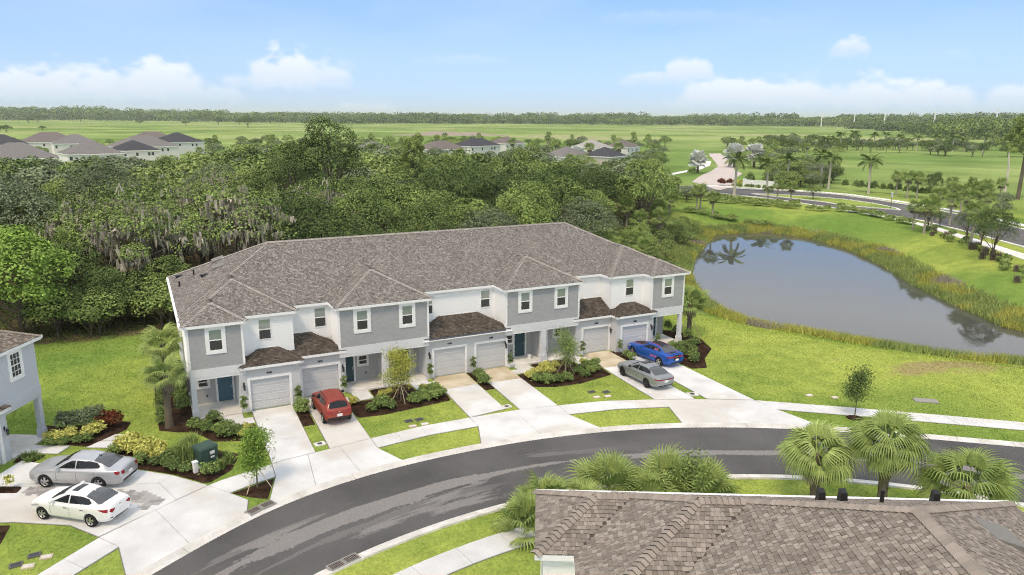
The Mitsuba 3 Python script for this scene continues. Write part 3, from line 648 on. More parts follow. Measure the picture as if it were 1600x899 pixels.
    P('gutter', MB().box(UL - .42, UL - .275, -.4, VB + .3, 6.05, ZE + .005).out(), 'white_trim_material'); P('gutter', MB().box(UR + .275, UR + .42, -.4, VB + .3, 6.05, ZE + .005).out(), 'white_trim_material')
    lows = [(LOW, LOWC, 1), (LOWM, LOWMC, 3), (LOW2, LOWC2, 6)]
    for rects, clip, un in lows:
        if not on(un, un + 1 if un < 6 else 5): continue
        o = clip
        front = o.difference(o.buffer(-.035, join_style=2))
        front = front.intersection(unary_union([sbox(u0 - .01, v0 - .05, u1 + .01, v0 + .04) for u0, u1, v0, v1 in rects] + [sbox(3.33, -.41, 3.40, .45), sbox(28.1, -.41, 28.16, .45), sbox(-.56, -.41, -.51, -.1), sbox(6.41, .4, 6.47, .5), sbox(24.5, .4, 24.6, .5), sbox(32.06, -.41, 32.11, -.1), sbox(11.97, .4, 12.02, .5), sbox(19.04, .4, 19.09, .5)]))
        P('fascia', MB().poly(front, 2.93, 3.11).out(), 'white_trim_material')
        P('soffit', MB().sheet(o.intersection(unary_union([sbox(-1, -.5, 33, .72)])), 2.96).out(), 'white_trim_material')
    return key

def roof_parts(key, M, rects, z0, clip, seed, tone, pieces=0, wood=1.0, wide=(.13, .27), grey=0.0, cap_tone=1.0):
    """roof deck, shingles and caps; returns nothing. pieces: how many of the nearest shingles in view become parts of their own"""
    R = np.random.default_rng(seed)
    faces = hip_faces(rects, z0, clip)
    rk = numbered(key + '__roof')
    dk = MB()
    for p, g, c in faces: dk.sheet(p, lambda x, y, g=g, c=c: z0 - .004 + SL * (x * g[0] + y * g[1] + c))
    v, f = xf(dk.out(), M); put('deck', (v, f), 'shingle_material', rk, color=np.tile([.10, .085, .075], (len(v), 1)))
    V, C = shingle_faces(faces, z0, M, R, tone=tone, contrast=wood, wide=wide); C = C * (1 - grey) + C.mean(1, keepdims=True) * grey
    caps = []
    # hips and ridges: the edges where two faces meet with the roof falling away on both sides
    for a in range(len(faces)):
        for b in range(a + 1, len(faces)):
            pa, ga, ca = faces[a]; pb, gb, cb = faces[b]
            if np.abs(ga - gb).sum() < 1e-6: continue
            x = pa.buffer(1e-4).intersection(pb.buffer(1e-4)); 
            if x.is_empty or x.length < .6: continue
            q = np.array(x.minimum_rotated_rectangle.exterior.coords)[:4]; l = [np.linalg.norm(q[1] - q[0]), np.linalg.norm(q[2] - q[1])]
            e0, e1 = ((q[0] + q[3]) / 2, (q[1] + q[2]) / 2) if l[0] > l[1] else ((q[0] + q[1]) / 2, (q[2] + q[3]) / 2)
            if np.linalg.norm(e1 - e0) < .3: continue
            m = (e0 + e1) / 2; t_ = m + (ga - gb) * .06
            if pa.contains(Point(t_)): continue      # a valley: the face lies uphill of the line
            if not pb.contains(Point(t_)): continue
            h = lambda e: z0 + SL * (e @ ga + ca)
            P0, P1 = np.r_[e0, h(e0)], np.r_[e1, h(e1)]
            if P0[2] > P1[2]: P0, P1 = P1, P0
            caps += [(w[0] @ M[:3, :3].T + M[:3, 3], w[1], w[2]) for w in cap_line(P0, P1, SL * (.707 if abs(P1[2] - P0[2]) > .1 else 1.0), R, tone * cap_tone)]
    caps = [(v, f, c * (1 - grey) + c.mean(1, keepdims=True) * grey) for v, f, c in caps]

    if pieces:
        ctr = V[:, :4].mean(1); d = ctr - CAM; z = d @ FW; sx = (d @ np.cross(FW, UP)) / z; sy = (d @ UP) / z
        inv = (np.abs(sx) < .68) & (np.abs(sy) < .382) & (z > 0)
        rank = np.where(inv, np.linalg.norm(d, axis=1), 1e9); top = np.argsort(rank)[:pieces]; top = top[rank[top] < 1e8]
        for t in top:
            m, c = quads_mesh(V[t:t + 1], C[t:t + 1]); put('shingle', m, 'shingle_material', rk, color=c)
        rest = np.ones(len(V), bool); rest[top] = False; V, C = V[rest], C[rest]
        cd = []
        for v, f, c in caps:
            d = v.mean(0) - CAM; z = d @ FW
            cd.append(np.linalg.norm(d) if abs((d @ np.cross(FW, UP)) / z) < .68 and abs((d @ UP) / z) < .385 else 1e9)
        o = np.argsort(cd); near = set(int(k) for k in o[:180] if cd[k] < 1e8)
        for k in near: put('ridge_cap', caps[k][:2], 'shingle_material', rk, color=caps[k][2])
        caps = [c for k, c in enumerate(caps) if k not in near]
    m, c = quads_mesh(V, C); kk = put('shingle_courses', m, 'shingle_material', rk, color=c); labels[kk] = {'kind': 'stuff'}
    if caps:
        mb = MB(); cc = []
        for v, f, c in caps: mb.add(v, f); cc.append(c)
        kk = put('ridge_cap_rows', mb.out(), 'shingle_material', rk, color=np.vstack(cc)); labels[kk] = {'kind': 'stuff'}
    return rk

def roof_vent(rk, M, u, v, g, c, z0, kind='box', mat='black_metal_material'):
    z = z0 + SL * (np.array([u, v]) @ g + c); ang = math.degrees(math.atan2(-g[0], g[1]))
    L = Mz(u, v, ang, z); tilt = np.eye(4); t = math.atan(SL); tilt[1, 1], tilt[1, 2], tilt[2, 1], tilt[2, 2] = math.cos(t), -math.sin(t), math.sin(t), math.cos(t)
    A = M @ L @ tilt
    if kind == 'box':     # hooded box vent, open side down the slope
        m = MB().add([(-.22, -.25, .22), (.22, -.25, .22), (.22, .25, .03), (-.22, .25, .03), (-.22, -.25, .0), (.22, -.25, .0), (.22, .25, 0), (-.22, .25, 0), (-.22, -.25, .05), (.22, -.25, .05)],
                     [[0, 1, 2, 3], [0, 3, 7, 4], [1, 5, 6, 2], [3, 2, 6, 7], [4, 5, 9, 8]])
        m.box(-.2, .2, -.2, -.19, 0, .18)
    elif kind == 'tall':
        m = MB().add([(-.12, -.14, .0), (.12, -.14, .0), (.12, .14, 0), (-.12, .14, 0), (-.095, -.11, .44), (.095, -.11, .44), (.095, .10, .38), (-.095, .10, .38)], [[0, 1, 5, 4], [1, 2, 6, 5], [2, 3, 7, 6], [3, 0, 4, 7], [4, 5, 6, 7]]); base = M @ np.r_[u, v, z - .06, 1]; A = M @ L; A[:3, 3] = base[:3]
    elif kind == 'wide':
        m = MB().add([(-.55, -.4, .16), (.55, -.4, .16), (.55, .5, .02), (-.55, .5, .02), (-.55, -.4, 0), (.55, -.4, 0), (.55, .5, 0), (-.55, .5, 0)], [[0, 1, 2, 3], [0, 3, 7, 4], [1, 5, 6, 2], [3, 2, 6, 7], [4, 5, 1, 0]])
    else:                 # upright pipe
        base = M @ np.r_[u, v, z, 1]
        m = MB().tube([(0, 0, -.05), (0, 0, .42)], .06, 8); A = np.eye(4); A[:3, 3] = base[:3]
    v_, f_ = m.out(A); vk = put('roof_vent', (v_, f_), mat, rk)
    if kind == 'wide': put('vent_opening', MB().box(-.5, .5, -.415, -.402, .015, .15).out(A), 'black_metal_material', rk)

_ident = np.eye(4)
main = thing('townhouse_row', 'long grey and white two storey townhouse row with six garages beside the pond', 'building')
townhouse(main, _ident, door_cols={1: 'blue_door_material'})
rk = roof_parts(main, _ident, ROOF, ZE, None, 11, 1.10, wood=.95, wide=(.085, .16), grey=.5, cap_tone=1.35)
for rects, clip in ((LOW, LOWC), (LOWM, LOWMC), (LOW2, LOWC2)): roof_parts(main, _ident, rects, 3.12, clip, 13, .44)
gl, cl = np.array([1.0, 0]), 3.75
roof_vent(rk, _ident, -.3, 12.2, gl, cl, ZE, 'wide', 'joint_material'); roof_vent(rk, _ident, -.5, 9.9, gl, cl, ZE, 'wide', 'joint_material'); roof_vent(rk, _ident, -1.5, 9.4, gl, cl, ZE); roof_vent(rk, _ident, -2.1, 11.4, gl, cl, ZE, 'pipe'); roof_vent(rk, _ident, -3.0, 13.6, gl, cl, ZE); roof_vent(rk, _ident, -3.2, 10.2, gl, cl, ZE, 'pipe')

MN = Mz(4.4727, -31.0776, 241.1)
near = thing('townhouse_row', 'townhouse row with brown shingle roof in the near right corner', 'building')
townhouse(near, MN, units=(1, 2), seed=4)
rkn = roof_parts(near, MN, ROOF, ZE, None, 17, 1.16, pieces=300, wood=.72, wide=(.10, .17), grey=.15)
gb, cb = np.array([0, -1.0]), VB + .3
roof_vent(rkn, MN, -1.5, 8.35, gl, cl, ZE, 'tall'); roof_vent(rkn, MN, -1.25, 8.9, gl, cl, ZE, 'tall'); roof_vent(rkn, MN, -.6, 9.75, gl, cl, ZE, 'pipe'); roof_vent(rkn, MN, -3.1, 12.7, gl, cl, ZE, 'tall'); roof_vent(rkn, MN, 1.5, 11.9, gb, cb, ZE, 'wide', 'joint_material')
UMN = np.array([[math.cos(math.radians(241.1)), math.sin(math.radians(241.1))], [-math.sin(math.radians(241.1)), math.cos(math.radians(241.1))]])
MLt = 61.0
_U, _V = np.array([math.cos(math.radians(MLt)), math.sin(math.radians(MLt))]), np.array([-math.sin(math.radians(MLt)), math.cos(math.radians(MLt))])
_o = np.array([-11.12, 1.24]) - (UR + .27) * _U + .4 * _V
ML = Mz(_o[0], _o[1], MLt)
left = thing('townhouse_row', 'lavender grey townhouse at the left edge with a porch column and gridded window', 'building')
townhouse(left, ML, wall='lavender_wall_material', upper='lavender_wall_material', end='plain', units=(5, 6), seed=5, muntins=True)
roof_parts(left, ML, ROOF, ZE, None, 19, 1.0)
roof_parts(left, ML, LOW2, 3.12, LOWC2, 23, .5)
# ------------------------------------------------------------------ cars
def paint(name, rgb, metal=.3, r=.32): return bs(name, {'type': 'principled', 'base_color': {'type': 'rgb', 'value': list(rgb)}, 'metallic': metal, 'roughness': r, 'specular': .5, 'clearcoat': 1.0, 'clearcoat_gloss': .96})
paint('white_paint', (.80, .80, .79), 0, .4); paint('silver_paint', (.56, .57, .59), .55); paint('grey_paint', (.31, .325, .34), .4); paint('red_paint', (.30, .042, .024), .25); paint('blue_paint', (.012, .10, .47), .35)
bs('car_glass_material', {'type': 'plastic', 'diffuse_reflectance': {'type': 'rgb', 'value': [.010, .011, .012]}, 'int_ior': 1.5})
bs('rear_glass_material', {'type': 'plastic', 'diffuse_reflectance': {'type': 'rgb', 'value': [.07, .075, .078]}, 'int_ior': 1.9})
bs('tyre_material', rough((.022, .022, .023), .8, .2)); bs('rim_material', rough((.55, .55, .56), .35, .5, .8)); bs('dark_rim_material', rough((.05, .05, .052), .4, .5, .5))
bs('tail_light_material', {'type': 'plastic', 'diffuse_reflectance': {'type': 'rgb', 'value': [.28, .012, .016]}, 'int_ior': 1.5}); bs('head_light_material', {'type': 'plastic', 'diffuse_reflectance': {'type': 'rgb', 'value': [.45, .46, .47]}, 'int_ior': 1.5})
bs('black_plastic_material', rough((.025, .025, .026), .6, .3)); bs('red_stripe_material', rough((.45, .03, .05), .4, .4)); bs('pink_decal_material', rough((.62, .16, .34), .4, .4))

def chaikin(p, n=2):
    for _ in range(n): p = np.vstack([p[:1], np.stack([.75 * p[:-1] + .25 * p[1:], .25 * p[:-1] + .75 * p[1:]], 1).reshape(-1, p.shape[1]), p[-1:]])
    return p
def smooth_interp(pts):
    from scipy.interpolate import PchipInterpolator
    p = np.array(pts, float); return PchipInterpolator(p[:, 0], p[:, 1])

def car_body(c):
    L, W = c['L'], c['W'] / 2
    top, belt, bot, wid, wr = (smooth_interp(c[k]) for k in ('top', 'belt', 'bot', 'wid', 'roofw'))
    xs = np.unique(np.r_[np.linspace(0, .5, 14), np.linspace(.5, L - .5, 52), np.linspace(L - .5, L, 14)])
    rings = []
    for x in xs:
        w, t, b, z0 = wid(x) * W, top(x), belt(x), bot(x)
        g = max(t - b, .01); k = np.clip((g - .08) / .3, 0, 1); k = k * k * (3 - 2 * k); r = wr(x) * W
        low = [(0, z0), (.80 * w, z0), (.955 * w, z0 + .10), (w, z0 + .42 * (b - z0)), (.99 * w, b - .12), (.965 * w, b - .03), (.915 * w, b + .02)]
        A = [(.80 * w, b + .45 * g), (.66 * w, b + .75 * g), (.40 * w, b + .95 * g), (0, t)]
        B = [(.885 * w, b + .06), (r + .02, t - .11), (r * .80, t - .022), (0, t)]
        hi = [((1 - k) * a[0] + k * q[0], (1 - k) * a[1] + k * q[1]) for a, q in zip(A, B)]
        h = np.array(low + hi)
        # rounded in two pieces so that the shoulder stays crisp
        h = np.vstack([chaikin(h[:7], 2), chaikin(h[6:], 2)[1:]])
        rings.append(np.vstack([h, h[-2:0:-1] * [-1, 1]]))
    n = len(rings[0]); v = np.vstack([np.c_[np.full(n, x), r] for x, r in zip(xs, rings)])
    i, j = np.meshgrid(np.arange(len(xs) - 1), np.arange(n), indexing='ij')
    q = np.stack([i * n + j, (i + 1) * n + j, (i + 1) * n + (j + 1) % n, i * n + (j + 1) % n], -1).reshape(-1, 4)
    f = np.vstack([q[:, [0, 1, 2]], q[:, [0, 2, 3]]])
    m = len(v); v = np.vstack([v, [xs[0], 0, rings[0][:, 1].mean()], [xs[-1], 0, rings[-1][:, 1].mean()]])
    k = np.arange(n); e = (len(xs) - 1) * n
    f = np.vstack([f, np.c_[(k + 1) % n, np.full(n, m), k], np.c_[e + k, np.full(n, m + 1), e + (k + 1) % n]])
    tm = trimesh.Trimesh(v, f, process=True)
    if tm.volume < 0: tm.invert()
    import manifold3d as m3
    M = m3.Manifold(m3.Mesh(np.array(tm.vertices, np.float32), np.array(tm.faces, np.uint32)))
    for x in (c['fa'], c['fa'] + c['wb']):
        for s in (-1, 1):
            cyl = m3.Manifold.cylinder(.34, c['wr'] + .055, c['wr'] + .055, 40, True).rotate((90, 0, 0)).translate((x, s * (W - .12), c['wr'] + .01))
            M = M - cyl
    o = M.to_mesh(); return np.array(o.vert_properties[:, :3], float), np.array(o.tri_verts)

def drape(body, poly, axis, sign, off=.006, size=.09):
    """a panel lying on the body: its outline in the plane across the axis is cast onto the body from outside"""
    V, F = body; ax = 'xyz'.index(axis); pl = [i for i in range(3) if i != ax]
    p = Polygon(poly) if not isinstance(poly, Polygon) else poly
    v, f = trimesh.creation.triangulate_polygon(p.buffer(0), engine='earcut')
    v3, f = trimesh.remesh.subdivide_to_size(np.c_[v, np.zeros(len(v))], f, size); tm = trimesh.Trimesh(v3, f, process=True); v, f = np.array(tm.vertices)[:, :2], np.array(tm.faces)
    tri = V[F]; a, b, c = (tri[:, k][:, pl] for k in range(3)); den = (b[:, 0] - a[:, 0]) * (c[:, 1] - a[:, 1]) - (c[:, 0] - a[:, 0]) * (b[:, 1] - a[:, 1])
    ok = np.abs(den) > 1e-9; a, b, c, den, tri = a[ok], b[ok], c[ok], den[ok], tri[ok]
    P = v[:, None]; u = ((P[..., 0] - a[:, 0]) * (c[:, 1] - a[:, 1]) - (c[:, 0] - a[:, 0]) * (P[..., 1] - a[:, 1])) / den
    w = ((b[:, 0] - a[:, 0]) * (P[..., 1] - a[:, 1]) - (P[..., 0] - a[:, 0]) * (b[:, 1] - a[:, 1])) / den
    ins = (u >= -1e-4) & (w >= -1e-4) & (u + w <= 1 + 1e-4)
    h = tri[:, 0, ax] + u * (tri[:, 1, ax] - tri[:, 0, ax]) + w * (tri[:, 2, ax] - tri[:, 0, ax])
    h = np.where(ins, sign * h, -9e9).max(1); bad = h < -1e8
    if bad.any(): h[bad] = np.median(h[~bad]) if (~bad).any() else 0
    out = np.zeros((len(v), 3)); out[:, pl] = v; out[:, ax] = sign * (h + off)
    t = out[f]; n = np.cross(t[:, 1] - t[:, 0], t[:, 2] - t[:, 0])[:, ax].sum()
    return out, (f if n * sign > 0 else f[:, ::-1])

def lathe(prof, n=28):
    a = np.arange(n) * 2 * np.pi / n; p = np.array(prof, float)      # (radius, y)
    v = np.stack([p[:, None, 0] * np.cos(a), np.repeat(p[:, 1:2], n, 1), p[:, None, 0] * np.sin(a)], -1).reshape(-1, 3)
    i, j = np.meshgrid(np.arange(len(p) - 1), np.arange(n), indexing='ij')
    return v, np.stack([i * n + j, (i + 1) * n + j, (i + 1) * n + (j + 1) % n, i * n + (j + 1) % n], -1).reshape(-1, 4)

def car(name, label, cat, c, pos, heading, mat, rim='rim_material'):
    """pos: middle of the wheelbase on the ground; heading in degrees from +x"""
    key = thing(name, label, cat); M = Mz(pos[0], pos[1], heading + 180, .055) @ np.array([[1, 0, 0, -(c['fa'] + c['wb'] / 2)], [0, 1, 0, 0], [0, 0, 1, 0], [0, 0, 0, 1.0]])
    P = lambda nm, m, mt, parent=None, **k: put(nm, xf(m, M), mt, key if parent is None else parent, **k)
    body = car_body(c); W = c['W'] / 2
    bk = P('body', body, mat, smooth=32)
    for s in (-1, 1):
        for poly in c['side_glass']: P('window', drape(body, poly, 'y', s), 'car_glass_material', smooth=True)
        for x in c.get('seams', ()): P('door_seam', drape(body, [(x - .008, .42), (x + .008, .42), (x + .008, .93), (x - .008, .93)], 'y', s, .003, .2), 'black_plastic_material', bk)
        for x in c.get('handles', ()):
            h = drape(body, [(x, .80), (x + .2, .80), (x + .2, .835), (x, .835)], 'y', s, .022, .3)
            P('door_handle', h, c.get('handle', mat), bk)
        mx, mz = c['mirror']; P('mirror', rbox(.14, .22, .15, .05, Mz(mx, s * (W + .05), 0, mz)), c.get('mirror_mat', mat), smooth=40)
        for poly in c.get('tail_side', ()): P('tail_light', drape(body, poly, 'y', s, .005), 'tail_light_material', smooth=True)
        for poly in c['tail']: P('tail_light', drape(body, [(s * y, z) for y, z in poly], 'x', 1, .006), 'tail_light_material', smooth=True)
        for poly in c.get('head', ()): P('headlight', drape(body, poly, 'y', s, .005), 'head_light_material', smooth=True)
    P('windshield', drape(body, c['windshield'], 'z', 1), 'car_glass_material', smooth=True)
    P('rear_window', drape(body, c['rear'], 'z', 1), 'rear_glass_material' if not c.get('dark_rear') else 'car_glass_material', smooth=True)
    if 'sunroof' in c: P('sunroof', drape(body, c['sunroof'], 'z', 1), 'car_glass_material', smooth=True)
    for poly in c.get('black_rear', ()): P('rear_bumper_trim', drape(body, poly, 'x', 1, .006), 'black_plastic_material', smooth=True)
    for s in (-1, 1):
        for poly in c.get('black_side', ()): P('side_cladding', drape(body, poly, 'y', s, .006), 'black_plastic_material', smooth=True)
    pz = c['plate']; v, f = drape(body, [(-.16, pz), (.16, pz), (.16, pz + .16), (-.16, pz + .16)], 'x', 1, .0, .5); x = v[:, 0].max()
    P('number_plate', MB().box(x - .03, x + .012, -.16, .16, pz, pz + .16).out(), 'paint_white_material')
    ez = c.get('emblem', pz + .26); v, f = drape(body, [(-.05, ez - .03), (.05, ez - .03), (.05, ez + .03), (-.05, ez + .03)], 'x', 1, .008, .5); P('emblem', (v, f), 'rim_material')
    fin = smooth_interp(c['top'])(c['L'] * .70); P('antenna_fin', rbox(.16, .05, .05, .02, Mz(c['L'] * .70, 0, 0, fin - .005)), c.get('fin', mat))
    for x in (c['fa'], c['fa'] + c['wb']):
        for s in (-1, 1):
            wk = numbered(key + '__wheel'); r = c['wr']; o = np.array([[1, 0, 0, x], [0, s, 0, s * (W - .225)], [0, 0, 1, r], [0, 0, 0, 1.0]])
            tv, tf = lathe([(r * .64, .0), (r * .9, .005), (r * .985, .03), (r, .06), (r, .16), (r * .985, .195), (r * .9, .215), (r * .66, .212)]); tv = tv @ o[:3, :3].T + o[:3, 3]
            P('tyre', (tv, tf), 'tyre_material', wk, smooth=50)
            rm = MB(); rv, rf = lathe([(r * .66, .205), (r * .62, .19), (r * .60, .17)]); rm.add(rv, rf)
            dv_, df_ = lathe([(r * .61, .17), (r * .58, .10), (.02, .09)]); P('hub', (dv_ @ o[:3, :3].T + o[:3, 3], df_), 'tyre_material', wk)
            for q in range(5):
                for dd in (-.17, .17):
                    a = q * 2 * math.pi / 5 + dd + .3; ca, sa = math.cos(a), math.sin(a); px, pz_ = -sa * .024, ca * .024
                    rm.add([(ca * .05 + px, .205, sa * .05 + pz_), (ca * .05 - px, .205, sa * .05 - pz_), (ca * r * .62 - px * 1.3, .195, sa * r * .62 - pz_ * 1.3), (ca * r * .62 + px * 1.3, .195, sa * r * .62 + pz_ * 1.3)], [[0, 1, 2, 3]])
            hv, hf = lathe([(.065, .19), (.06, .215), (.0, .217)], 14); rm.add(hv, hf); rv, rf = rm.out(); rv = rv @ o[:3, :3].T + o[:3, 3]
            P('rim', (rv, rf), rim, wk)
    return key, M, body, P

def sedan(L, W, H, wb, fa, wr=.325, hood=.98, trunk=1.06, ws=(1.15, 2.05), rw=(3.35, 4.25), belt=.93, nose=.70, fast=0):
    """common shape of the sedans; ws, rw: base and top of the windscreen, top and base of the rear window"""
    m = (ws[1] + rw[0]) / 2
    return dict(L=L, W=W, H=H, wb=wb, fa=fa, wr=wr,
                top=[(0, nose - .12), (.05, nose), (.25, nose + .10), (.7, hood - .07), (ws[0], hood), (ws[0] + .30, hood + .20), (ws[1] - .15, H - .07), (ws[1] + .25, H - .008), (m, H), (rw[0], H - .06), ((rw[0] + rw[1]) / 2 + .05, (H + trunk) / 2 + .05), (rw[1], trunk + .012), ((rw[1] + L) / 2, trunk), (L - .12, trunk - .02), (L - .05, trunk - .10), (L, trunk - .30)],
                belt=[(0, nose - .16), (.25, nose + .02), (.8, belt - .10), (1.4, belt - .03), (3.2, belt + .01), (L - .6, belt + .02), (L - .1, belt - .03), (L, trunk - .34)],
                bot=[(0, .32), (.2, .22), (.6, .19), (L - .7, .21), (L - .2, .27), (L, .42)],
                wid=[(0, .62), (.06, .74), (.25, .88), (.7, .97), (1.3, 1.0), (L - 1.4, 1.0), (L - .6, .955), (L - .2, .86), (L - .04, .74), (L, .66)],
                roofw=[(0, .5), (ws[0], .74), (ws[1], .64), (m, .645), (rw[0], .62), (rw[1], .66), (L, .6)])
def glass_for(c, ws, rw, belt, pillar, tail_x, H, g=.0):
    b = belt + .075; t = H - .135; x0, x1 = ws[0] + .42, ws[1] + .10
    c['side_glass'] = [[(x0, b), (pillar - .03, b + .01), (pillar - .05, t + .02), (x1 + .12, t + .01), (x1 - .14, t - .10)], [(pillar + .03, b + .01), (tail_x - .10, b + .05), (tail_x, b + .12), (tail_x - .22, t - .07), (rw[0] - .12, t), (pillar + .02, t + .02)]]
    W = c['W'] / 2
    c['windshield'] = [(ws[0] + .10, -.62 * W), (ws[0] + .02, 0), (ws[0] + .10, .62 * W), (ws[0] + .28, .74 * W), (ws[1] - .02, .60 * W), (ws[1] - .06, 0), (ws[1] - .02, -.60 * W), (ws[0] + .28, -.74 * W)]
    c['rear'] = [(rw[0] + .12, -.57 * W), (rw[0] + .06, 0), (rw[0] + .12, .57 * W), (rw[1] - .16, .68 * W), (rw[1] - .05, .60 * W), (rw[1] - .02, 0), (rw[1] - .05, -.60 * W), (rw[1] - .16, -.68 * W)]
    return c
# white compact sedan
c = glass_for(sedan(4.62, 1.80, 1.45, 2.70, .93, .315, rw=(3.12, 4.1)), (1.15, 2.05), (3.12, 4.1), .93, 2.45, 3.66, 1.45)
c.update(seams=(1.45, 2.52, 3.42), handles=(2.22, 3.12), handle='dark_grey_material', mirror=(1.62, 1.0), tail=[[(.34, .86), (.60, .90), (.66, .80), (.56, .72), (.38, .80)]], tail_side=[[(4.05, .91), (4.56, .92), (4.5, .76), (4.3, .80)]], head=[[(.18, .66), (.75, .80), (.8, .74), (.3, .60)]],
         sunroof=[(2.28, -.36), (2.28, .36), (2.62, .36), (2.62, -.36)], black_rear=[[(-.5, .33), (.5, .33), (.42, .44), (-.42, .44)], [(.52, .45), (.64, .45), (.66, .50), (.55, .52)], [(-.52, .45), (-.64, .45), (-.66, .50), (-.55, .52)]], plate=.66)
car('parked_car', 'white compact sedan with sunroof on the left driveway', 'car', c, (-9.2, -9.95), 139.5, 'white_paint')
# silver full-size sedan
c = glass_for(sedan(5.12, 1.92, 1.54, 2.87, 1.05, .345, hood=1.06, trunk=1.14, ws=(1.38, 2.25), rw=(3.48, 4.5), belt=1.0, nose=.78), (1.38, 2.25), (3.48, 4.5), 1.0, 2.72, 4.02, 1.54)
c.update(seams=(1.7, 2.78, 3.75), handles=(2.45, 3.4), mirror=(1.85, 1.06), tail=[[(.46, .98), (.70, .98), (.70, .82), (.50, .80)]], tail_side=[[(4.75, 1.0), (5.02, .99), (5.0, .84), (4.85, .82)]], head=[[(.22, .74), (.7, .86), (.74, .78), (.3, .66)]], black_rear=[[(-.66, .40), (.66, .40), (.62, .52), (-.62, .52)]], plate=.62, fin='black_plastic_material')
car('parked_car', 'silver full-size sedan beside the yellow shrubs on the left driveway', 'car', c, (-9.27, -6.12), 149, 'silver_paint')
# grey sedan
c = glass_for(sedan(4.92, 1.86, 1.45, 2.83, .96, .335, hood=.98, trunk=1.06, ws=(1.45, 2.35), rw=(3.45, 4.5), belt=.94, nose=.72), (1.45, 2.35), (3.45, 4.5), .94, 2.72, 4.02, 1.45)
c.update(seams=(1.65, 2.72, 3.7), handles=(2.4, 3.35), mirror=(1.92, 1.0), mirror_mat='black_plastic_material', tail=[[(.12, .86), (.70, .88), (.72, .80), (.14, .80)]], tail_side=[[(4.6, .90), (4.86, .88), (4.84, .80), (4.66, .81)]], head=[[(.2, .68), (.72, .80), (.76, .74), (.28, .62)]],
         sunroof=[(2.45, -.40), (2.45, .40), (2.95, .40), (2.95, -.40)], black_rear=[[(-.66, .34), (.66, .34), (.6, .44), (-.6, .44)], [(-.12, .86), (.12, .86), (.14, .80), (-.14, .80)]], plate=.62)
car('parked_car', 'matt grey sedan with black wheels on the fifth driveway', 'car', c, (26.5, -6.35), 91, 'grey_paint', 'dark_rim_material')
# blue sedan with stripes
c = glass_for(sedan(5.02, 1.91, 1.48, 3.05, .95, .35, hood=1.02, trunk=1.10, ws=(1.62, 2.45), rw=(3.55, 4.42), belt=.99, nose=.76), (1.62, 2.45), (3.55, 4.42), .99, 2.86, 4.0, 1.48)
c.update(seams=(1.85, 2.86, 3.75), handles=(2.5, 3.4), mirror=(2.05, 1.05), tail=[[(.10, .93), (.72, .95), (.74, .84), (.10, .84)]], tail_side=[[(4.75, .96), (4.95, .95), (4.93, .84), (4.8, .84)]], head=[[(.2, .72), (.62, .84), (.66, .76), (.28, .66)]],
         black_rear=[[(-.60, .36), (.60, .36), (.52, .48), (-.52, .48)], [(-.10, .95), (.10, .95), (.10, .82), (-.10, .82)]], plate=.58, emblem=.88)
bkey, BM, bbody, BP = car('parked_car', 'bright blue sedan with black and red stripes and pink lettering on the side', 'car', c, (30.15, -2.75), 95, 'blue_paint')
for nm, x0, x1, mt in (('hood_stripe', .3, 1.66, 0), ('roof_stripe', 2.4, 3.62, 0), ('trunk_stripe', 4.44, 4.88, 0)):
    BP(nm, drape(bbody, [(x0, -.36), (x1, -.36), (x1, .36), (x0, .36)], 'z', 1, .004), 'black_plastic_material', smooth=True)
    for s in (-1, 1): BP('red_stripe', drape(bbody, [(x0, s * .37), (x1, s * .37), (x1, s * .44), (x0, s * .44)], 'z', 1, .004), 'red_stripe_material', smooth=True)
BP('rear_stripe', drape(bbody, [(-.36, .66), (.36, .66), (.36, 1.02), (-.36, 1.02)], 'x', 1, .0045), 'black_plastic_material', smooth=True)
for s in (-1, 1):
    for k in range(6):
        x = 3.0 + k * .15; BP('side_decal', drape(bbody, [(x, .52 + .02 * (k % 3)), (x + .05, .52), (x + .10, .70 + .10 * (k % 2)), (x + .05, .74)], 'y', s, .005), 'pink_decal_material', smooth=True)
    BP('side_decal', drape(bbody, [(3.05, .60), (3.8, .68), (3.8, .71), (3.05, .63)], 'y', s, .006), 'pink_decal_material', smooth=True)
    for x in (3.35, 3.55): BP('window_decal', drape(bbody, LineString([(x, 1.12), (x + .10, 1.18), (x + .04, 1.25), (x - .03, 1.2)]).buffer(.018), 'y', s, .009), 'pink_decal_material', smooth=True)
BP('spoiler', drape(bbody, [(4.80, -.70), (4.92, -.66), (4.92, .66), (4.80, .70)], 'z', 1, .05, .2), 'blue_paint', smooth=True)
